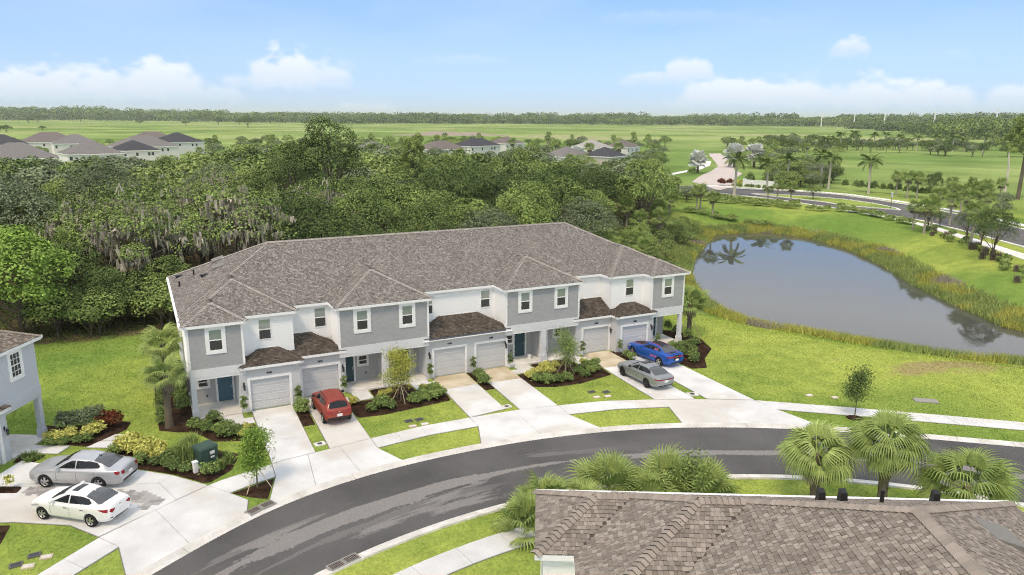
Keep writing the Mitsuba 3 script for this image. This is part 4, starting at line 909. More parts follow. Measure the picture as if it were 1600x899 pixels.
# red hatchback
c = dict(L=4.36, W=1.80, H=1.60, wb=2.62, fa=.86, wr=.34,
         top=[(0, .66), (.05, .78), (.25, .92), (.8, 1.02), (1.05, 1.06), (1.4, 1.30), (1.75, 1.52), (2.1, 1.585), (2.6, 1.60), (3.4, 1.565), (3.78, 1.51), (3.95, 1.40), (4.12, 1.16), (4.22, 1.06), (4.32, .98), (4.36, .76)],
         belt=[(0, .62), (.25, .82), (.8, .93), (1.5, 1.0), (3.0, 1.05), (3.9, 1.08), (4.2, 1.02), (4.36, .72)], bot=[(0, .36), (.2, .27), (.6, .24), (3.7, .26), (4.2, .32), (4.36, .46)],
         wid=[(0, .64), (.06, .76), (.25, .90), (.7, .975), (1.3, 1.0), (3.2, 1.0), (3.8, .965), (4.15, .90), (4.32, .80), (4.36, .72)], roofw=[(0, .5), (1.05, .76), (1.8, .68), (2.6, .69), (3.5, .66), (4.0, .64), (4.36, .6)],
         side_glass=[[(1.52, 1.10), (2.40, 1.12), (2.36, 1.47), (1.98, 1.46), (1.72, 1.30)], [(2.47, 1.12), (3.28, 1.16), (3.20, 1.44), (2.46, 1.47)], [(3.36, 1.18), (3.70, 1.24), (3.56, 1.40), (3.34, 1.43)]],
         seams=(1.55, 2.44, 3.30), handles=(2.15, 3.0), mirror=(1.62, 1.12), mirror_mat='black_plastic_material', windshield=[(1.14, -.56), (1.08, 0), (1.14, .56), (1.3, .66), (1.80, .56), (1.74, 0), (1.80, -.56), (1.3, -.66)],
         rear=[(3.90, -.52), (3.87, 0), (3.90, .52), (4.08, .60), (4.15, .52), (4.17, 0), (4.15, -.52), (4.08, -.60)], dark_rear=True, tail=[[(.42, .98), (.70, 1.02), (.72, .88), (.52, .86)]], tail_side=[[(4.02, 1.04), (4.28, 1.0), (4.26, .86), (4.12, .88)]], head=[[(.2, .78), (.7, .9), (.74, .82), (.28, .7)]],
         black_rear=[[(-.76, .36), (.76, .36), (.74, .60), (-.74, .60)]], black_side=[[(.62, .27), (3.6, .27), (3.6, .36), (.62, .36)]], plate=.64, emblem=.93, fin='red_paint')
rkey, RM, rbody, RP = car('parked_car', 'dark red hatchback with roof rails on the second driveway', 'car', c, (4.5, -2.78), 91, 'red_paint')
for s in (-1, 1): RP('roof_rail', MB().tube([(1.9, s * .58, 1.545), (2.0, s * .585, 1.60), (3.3, s * .57, 1.585), (3.45, s * .56, 1.525)], .018, 6).out(), 'black_plastic_material')
RP('roof_spoiler', drape(rbody, [(3.70, -.56), (3.86, -.54), (3.86, .54), (3.70, .56)], 'z', 1, .03, .3), 'red_paint', smooth=True)

bs('cover_material', rough((.13, .13, .125), .8, .2)); bs('lid_material', rough((.30, .295, .27), .9, .2))
# ------------------------------------------------------------------ utility boxes, drains, lids
tk = thing('utility_box', 'dark green electrical transformer box on a concrete pad in the mulch', 'utility box'); A = Mz(-3.35, -6.75, 27)
put('body', xf(rbox(1.05, .85, 1.0, .03, np.array([[1, 0, 0, 0], [0, 1, 0, 0], [0, 0, 1, .08], [0, 0, 0, 1.0]])), A), 'green_box_material', tk, smooth=40)
put('lid', xf(MB().add([(-.56, -.46, 1.02), (.56, -.46, 1.02), (.56, .46, 1.06), (-.56, .46, 1.06), (-.5, -.4, 1.13), (.5, -.4, 1.13), (.5, .4, 1.15), (-.5, .4, 1.15)], [[0, 1, 5, 4], [1, 2, 6, 5], [2, 3, 7, 6], [3, 0, 4, 7], [4, 5, 6, 7], [3, 2, 1, 0]]).out(), A), 'green_box_material', tk)
put('pad', xf(MB().box(-.7, .7, -.62, .55, .0, .09).out(), A), 'concrete_material', tk)
put('warning_label', xf(MB().box(.02, .30, -.432, -.424, .66, .84).out(), A), 'paint_white_material', tk); put('warning_label', xf(MB().box(.05, .28, -.432, -.424, .44, .54).out(), A), 'paint_white_material', tk)
put('door_seam', xf(MB().box(-.01, .01, -.43, -.424, .1, 1.0).out(), A), 'black_metal_material', tk)
pk = thing('utility_pedestal', 'small white utility pedestal in the mulch below the green box', 'utility pedestal'); A = Mz(-3.95, -7.75, 20)
put('body', xf(rbox(.24, .24, .62, .03, Mz(0, 0, 0, .04)), A), 'paint_white_material', pk, smooth=40); put('cap', xf(rbox(.28, .28, .12, .03, Mz(0, 0, 0, .60)), A), 'paint_white_material', pk, smooth=40)
def lid(x, y, rot, w, d, label, mat='curb_material', top='dark_grey_material', group=None, round_=True):
    k = thing('valve_box', label, 'valve box cover', group); A = Mz(x, y, rot)
    put('rim', xf(MB().box(-w / 2, w / 2, -d / 2, d / 2, .0, .065).out(), A), mat, k)
    put('cover', xf((MB().tube([(0, 0, .03), (0, 0, .075)], min(w, d) * .3, 14) if round_ else MB().box(-w * .36, w * .36, -d * .33, d * .33, .04, .075)).out(), A), top, k)
lid(2.82, -7.0, 6, .62, .5, 'pale square valve cover in the grass strip between the first two driveways'); lid(15.2, -6.6, 4, .62, .5, 'pale square valve cover in the grass strip between the third and fourth driveways'); lid(27.8, -10.2, -20, .75, .6, 'pale square valve cover in the grass strip between the fifth and sixth driveways')
lid(-7.0, -10.25, -35, .7, .7, 'pale square cover at the end of the paver strip', 'curb_material', 'paint_white_material')
for x, y, lab, mt in ((8.6, -6.05, 'left dark meter cover in the lawn between the second and third driveways', 'dark_grey_material'), (9.28, -6.1, 'right dark meter cover in the lawn between the second and third driveways', 'dark_grey_material'), (21.75, -6.75, 'left dark meter cover in the lawn between the fourth and fifth driveways', 'dark_grey_material'),
                      (22.65, -7.2, 'right dark meter cover in the lawn between the fourth and fifth driveways', 'dark_grey_material'), (-10.85, -12.94, 'upper dark meter cover in the lower left lawn', 'dark_grey_material'), (-11.47, -13.45, 'lower dark meter cover in the lower left lawn', 'dark_grey_material')):
    lid(x, y, 5, .5, .36, lab, 'cover_material', 'dark_grey_material', None, False)
for x, y, lab in ((8.55, -6.95, 'left pale meter cover below the dark ones between the second and third driveways'), (9.35, -6.95, 'right pale meter cover below the dark ones between the second and third driveways'), (21.5, -7.75, 'left pale meter cover below the dark ones between the fourth and fifth driveways'),
                  (22.3, -7.95, 'right pale meter cover below the dark ones between the fourth and fifth driveways'), (-10.37, -13.32, 'tan meter cover in the lower left lawn'), (-11.0, -13.8, 'whitish meter cover in the lower left lawn'), (35.0, -13.9, 'grey meter cover in the lawn left of the young tree by the pond'), (36.25, -14.95, 'small white cover in the lawn behind the young tree')):
    lid(x, y, -8, .48, .34, lab, 'tan_concrete_material', 'curb_material', None, False)
put('concrete_lid', xf(MB().box(-.75, .75, -.36, .36, -.05, .07).out(), Mz(41.4, -18.1, -38)), 'lid_material', label='large concrete slab lid in the lawn near the right sidewalk', category='concrete lid')
bs('rust_material', rough((.20, .165, .15), .8, .2))
def grate(x, y, rot, lab):
    k = thing('storm_drain', lab, 'storm drain'); A = Mz(x, y, rot)
    put('pit', xf(MB().box(-.30, .30, -.20, .20, .0, .108).out(), A), 'black_metal_material', k)
    put('frame', xf(MB().box(-.36, .36, -.26, -.20, .0, .122).box(-.36, .36, .20, .26, .0, .122).box(-.36, -.30, -.20, .20, .0, .122).box(.30, .36, -.20, .20, .0, .122).out(), A), 'lid_material', k)
    for q in range(7): put('bar', xf(MB().box(-.28 + q * .085, -.235 + q * .085, -.20, .20, .108, .118).out(), A), 'rust_material', k)
grate(-1.75, -13.30, 30, 'left storm drain grate in the far kerb by the mulch triangle'); grate(-1.08, -12.98, 24, 'right storm drain grate in the far kerb by the mulch triangle'); grate(.72, -19.58, 19, 'left storm drain grate in the near kerb'); grate(1.42, -19.34, 17.5, 'right storm drain grate in the near kerb')
bk = thing('bucket', 'small white bucket on the porch between the fourth and fifth units', 'bucket'); put('body', MB().tube([(21.2, 1.5, .11), (21.2, 1.5, .42)], [.13, .16], 12).out(), 'paint_white_material', bk); put('handle', MB().tube([(21.2 + .16 * math.cos(a), 1.42, .42 + .13 * math.sin(a)) for a in np.linspace(0, 3.14, 8)], .008, 4).out(), 'metal_material', bk)
# ------------------------------------------------------------------ plants
class PB:
    """plant mesh: triangles with uv = (family + tone, brightness)"""
    def __init__(s): s.v, s.f, s.t, s.n = [], [], [], 0
    def add(s, v, f, tone, br):
        v = np.asarray(v, float); f = np.asarray(f, int)
        if f.shape[1] == 4: f = np.vstack([f[:, [0, 1, 2]], f[:, [0, 2, 3]]])
        s.v.append(v); s.f.append(f + s.n); s.t.append(np.c_[np.broadcast_to(tone, len(v)), np.broadcast_to(br, len(v))]); s.n += len(v); return s
    def leaves(s, p, out, size, rng, tone, br, aspect=.6, spread=.8, droop=None):
        n = len(p); size = np.broadcast_to(size, n)[:, None] * rng.uniform(.7, 1.3, (n, 1))
        nn = out * 1.0 + rng.normal(0, spread, (n, 3)); nn /= np.linalg.norm(nn, axis=1, keepdims=True) + 1e-9
        t = np.cross(nn, rng.normal(0, 1, (n, 3))); t /= np.linalg.norm(t, axis=1, keepdims=True) + 1e-9
        if droop is not None: t = t * .4 + np.array([0, 0, -droop]); t /= np.linalg.norm(t, axis=1, keepdims=True)
        b = np.cross(nn, t); b /= np.linalg.norm(b, axis=1, keepdims=True) + 1e-9
        v = np.stack([p - t * size * .5, p + b * size * .5 * aspect, p + t * size * .5, p - b * size * .5 * aspect], 1).reshape(-1, 3)
        f = (np.array([[0, 1, 2], [0, 2, 3]])[None] + (np.arange(n) * 4)[:, None, None]).reshape(-1, 3)
        return s.add(v, f, np.repeat(np.broadcast_to(tone, n), 4), np.repeat(np.broadcast_to(br, n), 4))
    def tube(s, pts, rad, tone, br, sides=6):
        m = MB().tube(pts, rad, sides); v, f = m.out(); return s.add(v, f, tone, br)
    def out(s): return (np.vstack(s.v), np.vstack(s.f)), np.vstack(s.t)
def tn(fam, t): return fam + np.clip(t, .001, .999)
def fib(n):
    i = np.arange(n) + .5; ph = np.arccos(1 - 2 * i / n); th = np.pi * (1 + 5 ** .5) * i
    return np.stack([np.cos(th) * np.sin(ph), np.sin(th) * np.sin(ph), np.cos(ph)], 1)

def lobes(rng, R, H, h0, n, r):
    """lobe centres and radii of a broad crown of radius R between the heights h0 and H"""
    d = fib(n * 2) + rng.normal(0, .16, (n * 2, 3)); d = d[d[:, 2] > -.35][:n]; d /= np.linalg.norm(d, axis=1, keepdims=True)
    c = d * np.array([R - r * .75, R - r * .75, (H - h0) * .62 - r * .6]) * rng.uniform(.62, 1.06, (len(d), 1)); c[:, 2] += h0 + (H - h0) * .40
    return c, r * rng.uniform(.7, 1.3, len(c))
def leafy(rng, R, H, h0, nl, nleaf, size, fam, tone, var=.18, r=None, moss=0, bare=0, thin=0.0):
    """(crown, trunk) of a broadleaf tree"""
    r = r or R * .36; c, rr = lobes(rng, R, H, h0, nl, r); P = PB()
    k = rng.integers(0, len(c), nleaf); d = rng.normal(0, 1, (nleaf, 3)); d[:, 2] = np.abs(d[:, 2]) * 1.1 - .35 * (rng.random(nleaf) < .5); d /= np.linalg.norm(d, axis=1, keepdims=True)
    q = rng.uniform(.55, 1.08, (nleaf, 1)) ** .7
    p = c[k] + d * (rr[k][:, None] * q) * np.array([1, 1, .8])
    lt = rng.normal(0, .13, len(c))
    keep = meshkit.noise(p * (2.2 / r), seed=int(rng.integers(99))) > .30 + thin      # gaps
    # deep inside other lobes is never seen
    ins = np.zeros(nleaf, bool)
    for a in range(len(c)): ins |= (np.linalg.norm((p - c[a]) / np.array([1, 1, .8]), axis=1) < rr[a] * .62) & (k != a)
    keep &= ~ins; p, d, k = p[keep], d[keep], k[keep]; m = len(p)
    P.leaves(p, d + np.array([0, 0, .75]), size, rng, tn(fam, tone + lt[k] + rng.normal(0, var, m)), rng.uniform(.72, 1.22, m), spread=.55)
    if moss:
        a = rng.integers(0, len(c), moss); th = rng.uniform(0, 6.28, moss); e = rr[a] * rng.uniform(.4, 1.05, moss)
        s = c[a] + np.c_[np.cos(th) * e, np.sin(th) * e, -rr[a] * rng.uniform(-.6, .5, moss)]
        for j in range(moss):
            L = rng.uniform(.4, 1.5); w = rng.uniform(.05, .13); n = rng.integers(3, 7)
            o = s[j] + rng.normal(0, .22, (n, 3)) * [1, 1, .4]; l = L * rng.uniform(.5, 1.1, n); an = rng.uniform(0, 6.28, n); dx = np.c_[np.cos(an), np.sin(an), np.zeros(n)] * w
            v = np.stack([o - dx, o + dx, o + dx * .7 + np.c_[rng.normal(0, .08, (n, 2)), -l * .6], o + np.c_[rng.normal(0, .12, (n, 2)), -l]], 1).reshape(-1, 3)
            P.add(v, (np.array([[0, 1, 2], [0, 2, 3]])[None] + (np.arange(n) * 4)[:, None, None]).reshape(-1, 3), tn(1, rng.uniform(.2, .95)), rng.uniform(.7, 1.1))
    Tk = PB(); lean = rng.normal(0, .03 * H, 2)
    top = np.array([lean[0], lean[1], h0 + (H - h0) * .35]); mid = np.array([lean[0] * .4, lean[1] * .4, h0 * .6])
    Tk.tube([(0, 0, -.2), mid * [1, 1, .5], mid, top], np.array([.045, .034, .028, .014]) * H * .9, tn(2, .35), .9, 7)
    for a in rng.choice(len(c), min(len(c), 9 + bare), replace=False):
        e = c[a] + d[0] * 0; b = mid + (top - mid) * rng.uniform(0, .8); m_ = (b + e) / 2 + rng.normal(0, .05 * R, 3)
        Tk.tube([b, m_, e], np.array([.014, .010, .004]) * H * .8, tn(2, .5 if not bare else .85), 1.0, 5)
    return P.out(), Tk.out()

def frond_fan(rng, Lp, Lf, n=20, droop=.45, fam=0, tone=.7, w=.055, br=1.0):
    """a fan leaf along +x: stalk, then blades spread round its end, tips hanging"""
    P = PB(); st = np.array([[0, 0, 0], [Lp * .5, 0, .04 * Lp], [Lp, 0, -.03 * Lp]])
    P.tube(st, [.03, .022, .016], tn(fam, min(tone + .2, .95)), br, 4)
    o = st[-1]
    for k in range(n):
        a = (k / (n - 1) - .5) * 2 * 2.0; L = Lf * (.62 + .38 * math.cos(a * .72)) * rng.uniform(.9, 1.08)
        d = np.array([math.cos(a), math.sin(a), .25 * math.cos(a * .9) - .10]); d /= np.linalg.norm(d); s = np.cross(d, [0, 0, 1]); s /= np.linalg.norm(s)
        m1 = o + d * L * .5; m2 = o + d * L * .8 + [0, 0, -droop * .18 * L]; tip = o + d * L * .98 + [0, 0, -droop * .55 * L]
        up = np.array([0, 0, .02]); v = [o, m1 - s * w, m1 + up, m1 + s * w, m2 - s * w * .6, m2 + s * w * .6, tip]
        P.add(v, [[0, 1, 2], [0, 2, 3], [1, 4, 2], [2, 4, 5], [2, 5, 3], [4, 6, 5]], tn(fam, tone + rng.normal(0, .09)), br * rng.uniform(.8, 1.15))
    return P
def frond_pinnate(rng, L, n=22, droop=.5, fam=0, tone=.5, ll=.5, w=.05):
    P = PB(); t = np.linspace(0, 1, 8); pts = np.c_[t * L * (1 - .12 * t), np.zeros(8), .32 * L * t - droop * L * t ** 2]
    P.tube(pts, np.linspace(.035, .008, 8), tn(fam, .85), 1, 4)
    for k in range(n):
        u = .12 + .86 * k / (n - 1); p = np.array([np.interp(u, t, pts[:, i]) for i in range(3)]); q = np.array([np.interp(min(u + .02, 1), t, pts[:, i]) for i in range(3)]); ax = q - p; ax /= np.linalg.norm(ax) + 1e-9
        for s in (-1, 1):
            l = ll * (1 - .55 * abs(u - .45) * 1.4) * rng.uniform(.85, 1.1); d = ax * .55 + np.array([0, s, .12]) ; d /= np.linalg.norm(d)
            m = p + d * l * .55; tip = p + d * l + [0, 0, -.30 * l]; b = ax * w
            P.add([p - b * .6, p + b * .6, m + b, m - b, tip], [[0, 1, 2], [0, 2, 3], [3, 2, 4]], tn(fam, tone + rng.normal(0, .1)), rng.uniform(.75, 1.15))
    return P
def rot(az, el, roll=0):
    ca, sa, ce, se, cr, sr = math.cos(az), math.sin(az), math.cos(el), math.sin(el), math.cos(roll), math.sin(roll)
    return np.array([[ca, -sa, 0], [sa, ca, 0], [0, 0, 1]]) @ np.array([[ce, 0, -se], [0, 1, 0], [se, 0, ce]]) @ np.array([[1, 0, 0], [0, cr, -sr], [0, sr, cr]])
def palm_dirs(rng, n, top=1.25, low=-.55): 
    return [(k * 2.39996 + rng.normal(0, .12), top + (low - top) * ((k + .5) / n) ** .85 + rng.normal(0, .06)) for k in range(n)]
def palm_trunk(rng, h, r, boots=0, tone=.6, base=1.35, fam=2):
    P = PB(); z = np.linspace(-.1, h, 14); lean = rng.normal(0, .02, 2)
    rad = r * (1 + (base - 1) * np.exp(-z * 2.2)) * rng.uniform(.96, 1.05, 14); P.tube(np.c_[z * lean[0], z * lean[1], z], rad, tn(fam, tone), 1.0, 9)
    for k in range(boots):           # old leaf stubs, crossing
        zz = h * (.30 + .70 * (k + .5) / boots); a = k * 2.4; c = np.array([zz * lean[0], zz * lean[1], zz]); d = np.array([math.cos(a), math.sin(a), 0]); s = np.array([-d[1], d[0], 0])
        P.add([c + d * r * .9 - s * .07, c + d * r * .9 + s * .07, c + d * (r + .10) + s * .035 + [0, 0, .24], c + d * (r + .10) - s * .035 + [0, 0, .24], c + d * r * .9 + [0, 0, .02]], [[0, 1, 2], [0, 2, 3], [0, 4, 3], [1, 2, 4]], tn(2, rng.uniform(.3, .95)), 1)
    return P, lean
def palm_merged(rng, h, r, fronds, maker, boots=0, tone=.6, fam=2, top=1.25, low=-.55, tip=.12, dead=0):
    Tp, lean = palm_trunk(rng, h, r, boots, tone, fam=fam); C = PB(); vs = [maker(rng, 0) for _ in range(3)]; dv = maker(rng, 1)
    o = np.array([h * lean[0], h * lean[1], h])
    for k, (a, e) in enumerate(palm_dirs(rng, fronds, top, low)):
        F_ = vs[k % 3]; (v, f), t = F_.out(); R = rot(a, e, rng.normal(0, .3)); v = v @ R.T * rng.uniform(.85, 1.1) + o + np.array([math.cos(a) * r * .6, math.sin(a) * r * .6, tip * math.sin(e)])
        C.v.append(v); C.f.append(f + C.n); C.t.append(t); C.n += len(v)
    for k in range(dead):
        (v, f), t = dv.out(); R = rot(rng.uniform(0, 6.28), -1.0 + rng.normal(0, .12)); v = v @ R.T * .9 + o - [0, 0, .15]; C.v.append(v); C.f.append(f + C.n); C.t.append(t); C.n += len(v)
    return C.out(), Tp.out()

def proto(name, meshes):
    """a shapegroup per part; returns {part: group key}"""
    out = {}
    for part, (m, t) in meshes.items():
        g = f'{name}_{part}_source'; scene[g] = {'type': 'shapegroup', 'shape': ply(m, 'plant_material', False, uv=t)}; _used.add(g); out[part] = g
    return out
def plant(kind, pr, x, y, rotz, s, label=None, cat='tree', group=None, sz=None, z=None, stuff_of=None):
    z = float(height(np.array([x]), np.array([y]))[0]) if z is None else z
    M = T().translate([x, y, z]).rotate([0, 0, 1], rotz).scale([s, s, sz or s])
    if stuff_of:
        for g in pr.values(): scene[numbered_piece(stuff_of)] = {'type': 'instance', 'g': {'type': 'ref', 'id': g}, 'to_world': M}
        return
    key = thing(kind, label, cat, group)
    if len(pr) == 1: scene[key] = {'type': 'instance', 'g': {'type': 'ref', 'id': list(pr.values())[0]}, 'to_world': M}
    else:
        for part, g in pr.items(): scene[f'{key}__{part}'] = {'type': 'instance', 'g': {'type': 'ref', 'id': g}, 'to_world': M}
    return key
_pc = {}
def numbered_piece(k): _pc[k] = _pc.get(k, 0) + 1; return f'{k}__{_pc[k]:03d}'
def tree(rng, *a, **k): c, t = leafy(rng, *a, **k); return {'crown': c, 'trunk': t}

r0 = np.random.default_rng(101)
OAK = [proto(f'oak_{k}', tree(r0, 5.2, 9.6, 2.6, 26, 15000, .25, fm, t, r=1.9)) for k, (t, fm) in enumerate(((.14, 0), (.30, 0), (.46, 0), (.30, 9), (.55, 9), (.22, 0)))]
DARK = [proto(f'dark_oak_{k}', tree(r0, 5.6, 9.8, 2.0, 28, 16000, .25, 8, t, r=2.0)) for k, t in enumerate((.35, .55))]
BRIGHT = [proto(f'bright_tree_{k}', tree(r0, 4.2, 9.0, 2.2, 24, 13500, .25, fm, t, r=1.6)) for k, (t, fm) in enumerate(((.66, 0), (.82, 0), (.62, 7)))]
MOSSY = [proto(f'mossy_oak_{k}', tree(r0, 5.6, 10.0, 3.0, 26, 13500, .24, 0, t + .12, r=1.8, moss=300, bare=10, thin=.06)) for k, t in enumerate((.42, .5))]
EDGE = [proto(f'edge_tree_{k}', tree(r0, 4.3, 8.9, .3, 34, 15000, .26, f, t, r=1.45)) for k, (f, t) in enumerate(((10, .62), (8, .6), (0, .36)))]
TALL = [proto('tall_tree', tree(r0, 4.6, 16.5, 5.5, 34, 16500, .26, 8, .75, r=1.7))]
FAROAK = [proto(f'far_oak_{k}', tree(r0, 5.2, 9.4, 1.6, 20, 4200, .52, f, t, r=2.0)) for k, (f, t) in enumerate(((0, .20), (0, .42), (8, .6), (0, .66), (9, .40), (9, .6), (7, .5)))]
SHRUBT = [proto(f'scrub_{k}', tree(r0, 2.3, 3.6, .3, 14, 2600, .22, f, t, r=.95)) for k, (f, t) in enumerate(((0, .5), (0, .7), (7, .35), (0, .3)))]
sab = lambda rng, dead: frond_fan(rng, .95, 1.15, 15, .6, 2 if dead else 7, .55 if dead else .35, .06)
SABAL = [proto(f'cabbage_palm_{k}', dict(zip(('crown', 'trunk'), palm_merged(r0, h, .19, 26, sab, 16, .25, 1, dead=d)))) for k, (h, d) in enumerate(((3.4, 3), (4.8, 5), (6.4, 6)))]
roy = lambda rng, dead: frond_pinnate(rng, 3.4, 26, .62, 0, .36, .95, .07)
ROYAL = proto('royal_palm', dict(zip(('crown', 'trunk'), palm_merged(r0, 6.6, .27, 16, roy, 0, .95, 1, 1.2, -.25))))
bis = lambda rng, dead: frond_fan(rng, 1.1, 1.5, 16, .25, 4, .5, .17)
BISM = proto('silver_palm', dict(zip(('crown', 'trunk'), palm_merged(r0, 3.2, .28, 38, bis, 6, .5, 2, 1.3, -.75))))
def pine(rng, H, R):
    C, Tk = PB(), PB(); Tk.tube([(0, 0, -.2), (.1, 0, H * .5), (0, .1, H * .95)], [.24, .19, .05], tn(2, .45), 1.0, 8)
    for k in range(34):
        z = H * (.55 + .45 * k / 34); a = k * 2.4; L = R * (1.15 - .8 * k / 34) * rng.uniform(.6, 1.1); e = np.array([math.cos(a) * L, math.sin(a) * L, z + L * .35]); Tk.tube([(0, 0, z), e * [.5, .5, 1] - [0, 0, L * .12], e], [.05, .035, .012], tn(2, .45), 1, 4)
        for q in range(6):
            c = e * [rng.uniform(.55, 1.05)] * np.array([1, 1, 0]) + [0, 0, e[2] + rng.normal(0, .25)]; n = 46; d = rng.normal(0, 1, (n, 3)); d /= np.linalg.norm(d, axis=1, keepdims=True)
            C.leaves(c + d * .36, d, .46, rng, tn(7, .55 + rng.normal(0, .14, n)), rng.uniform(.8, 1.2, n), aspect=.22)
    return {'crown': C.out(), 'trunk': Tk.out()}
PINE = proto('pine', pine(r0, 15.5, 3.0))

# ---- the wood behind the townhouses: single trees with their own places first
W_ = 'trees of the wood behind the townhouses'
placed = []
def wood(kind, pr, x, y, s, label, cat='tree', group=W_, rotz=None, sz=None):
    placed.append((x, y, 4.2 * s)); plant(kind, pr, x, y, r0.uniform(0, 360) if rotz is None else rotz, s, label, cat, group, sz)
wood('bright_tree', EDGE[0], -15.3, 24.6, 1.12, 'bright yellow green tree at the left edge of the wood', group=None)
wood('mossy_oak', MOSSY[0], -4.5, 32.5, 1.10, 'mossy oak hung with grey moss, second from the left lawn', group=None)
wood('mossy_oak', MOSSY[1], 3.5, 33.5, 1.15, 'mossy oak hung with grey moss close behind the left roof end', group=None)
wood('mossy_oak', MOSSY[0], -8, 41, 1.10, 'mossy oak hung with grey moss deeper in the wood on the left', group=None, rotz=140)
wood('mossy_oak', MOSSY[1], 1, 45, 1.1, 'mossy oak hung with grey moss deeper in the wood in the middle', group=None, rotz=80)
wood('mossy_oak', MOSSY[0], 9.5, 43, 1.0, 'mossy oak hung with grey moss behind the middle of the roof', group=None, rotz=200)
for x, y, s_, k_, lab in ((-22.5, 24.5, .75, 1, 'dark bushy tree at the left edge beside the bright one'), (-8.6, 25.6, .62, 1, 'low dark tree right of the bright one at the lawn edge'), (-3.5, 27.5, .66, 2, 'low green tree below the mossy oaks at the lawn edge'), (2.2, 27.2, .60, 1, 'low dark tree at the left roof corner'), (-11.5, 31.5, .8, 1, 'dark tree behind the bright one on the left'), (8, 27.8, .55, 2, 'low green tree close behind the left roof end')): wood('edge_tree', EDGE[k_], x, y, s_, lab, group=None)
wood('tall_tree', TALL[0], 20, 62, 1.12, 'tallest dark tree rising out of the wood to the horizon', group=None)
wood('tall_tree', TALL[0], 15.5, 66, .92, 'tall dark tree just left of the tallest one', group=None, rotz=120)
wood('pine_tree', PINE, 33, 62, .98, 'slender pine with yellow green needles above the wood', group=None)
wood('dark_oak', DARK[0], 54, 57, 1.12, 'dark spreading oak behind the right end of the roof', group=None)
wood('dark_oak', DARK[1], 46, 52, 1.05, 'dark oak beside the spreading one behind the roof', group=None)
wood('dark_oak', DARK[0], 62, 64, .95, 'dark oak with bare pale limbs at the right edge of the wood', group=None, rotz=70)
wood('dark_oak', DARK[1], 14, 30.5, .92, 'dark round oak right behind the left third of the roof', group=None)
wood('dark_oak', DARK[0], 40, 44, .9, 'dark oak behind the right half of the roof, nearest the house', group=None, rotz=33)
KINDS_ = [('live_oak', OAK, 'mid green oak in the wood behind the townhouses', .42), ('dark_oak', DARK, 'dark green oak in the wood behind the townhouses', .16), ('bright_tree', BRIGHT, 'light green tree in the wood behind the townhouses', .26), ('mossy_oak', MOSSY, 'grey moss hung oak in the wood behind the townhouses', .08), ('cabbage_palm', SABAL, 'fan leaved cabbage palm in the wood behind the townhouses', .10)]
def in_wood(x, y):
    d = math.hypot(x - CAM[0], y - CAM[1]); a = math.degrees(math.atan2(x - CAM[0], y - CAM[1]))
    ix = 800 + 1166.4 * math.tan(math.radians(a) - YAW)
    return y > 24.0 + .06 * (x + 5) + (2.0 if x > 6 else 0) and -14 < a < 62 and (x - .38 * (y - 20) < 42 or (d > 118 and ix < 1045 and x < 120))
cand = [(r0.uniform(-60, 150), r0.uniform(22, 240)) for _ in range(14000)]
nw = 0
for x, y in cand:
    if not in_wood(x, y): continue
    d = math.hypot(x - CAM[0], y - CAM[1])
    if d > 235: continue
    a = math.degrees(math.atan2(x - CAM[0], y - CAM[1])); ix = 800 + 1166.4 * math.tan(math.radians(a) - YAW)
    far = d > 135; sp = 5.6 if d < 100 else 6.6 if not far else 8.8
    if any((x - px) ** 2 + (y - py) ** 2 < (sp * .5 + pr * .45) ** 2 for px, py, pr in placed): continue
    u = r0.random(); s = r0.uniform(.78, 1.12) * (.95 if d < 90 else 1.0)
    if ix < 330 and d > 175: s = .6        # low trees before the far houses
    elif (ix > 845 and d > 150) or (ix > 640 and d > 195): s *= .66
    acc = 0
    for kind, pr, lab, w in KINDS_:
        acc += w
        if u <= acc: break
    if kind == 'mossy_oak' and (x > 22 or d > 150): kind, pr, lab = KINDS_[0][:3]
    if kind == 'cabbage_palm': s *= r0.uniform(1.0, 1.3)
    edge = y < 29.5
    if far and kind != 'cabbage_palm': plant('wood_tree', FAROAK[r0.integers(7)], x, y, r0.uniform(0, 360), s * 1.18, 'green tree in the far part of the wood', 'tree', 'trees in the far part of the wood', s * 1.05); placed.append((x, y, 5))
    else: placed.append((x, y, sp * .9)); plant(kind, pr[r0.integers(len(pr))], x, y, r0.uniform(0, 360), s * (.8 if edge else 1), lab, 'tree', W_, None if kind == 'cabbage_palm' else s * (r0.uniform(.72, .9) if edge else r0.uniform(.86, 1.3)))
    nw += 1
# low growth along the edge of the wood
for k in range(120):
    x = r0.uniform(-26, 46); y = 23.4 + .06 * (x + 5) + r0.uniform(0, 6.5) + (1.5 if x > 6 else 0)
    if 35 < x < 44: y += 2
    plant('edge_shrub', SHRUBT[r0.integers(4)], x, y, r0.uniform(0, 360), r0.uniform(.65, 1.35), 'low shrub along the front edge of the wood', 'shrub', 'shrubs along the edge of the wood')
for k in range(46):
    px_, D_ = r0.uniform(-40, 335), r0.uniform(185, 222); a_ = YAW + math.atan((px_ - 800) / 1166.4); plant('wood_tree', FAROAK[r0.integers(7)], CAM[0] + D_ * math.sin(a_), CAM[1] + D_ * math.cos(a_), r0.uniform(0, 360), r0.uniform(.7, .95), 'green tree in the far part of the wood', 'tree', 'trees in the far part of the wood', r0.uniform(.68, .95))
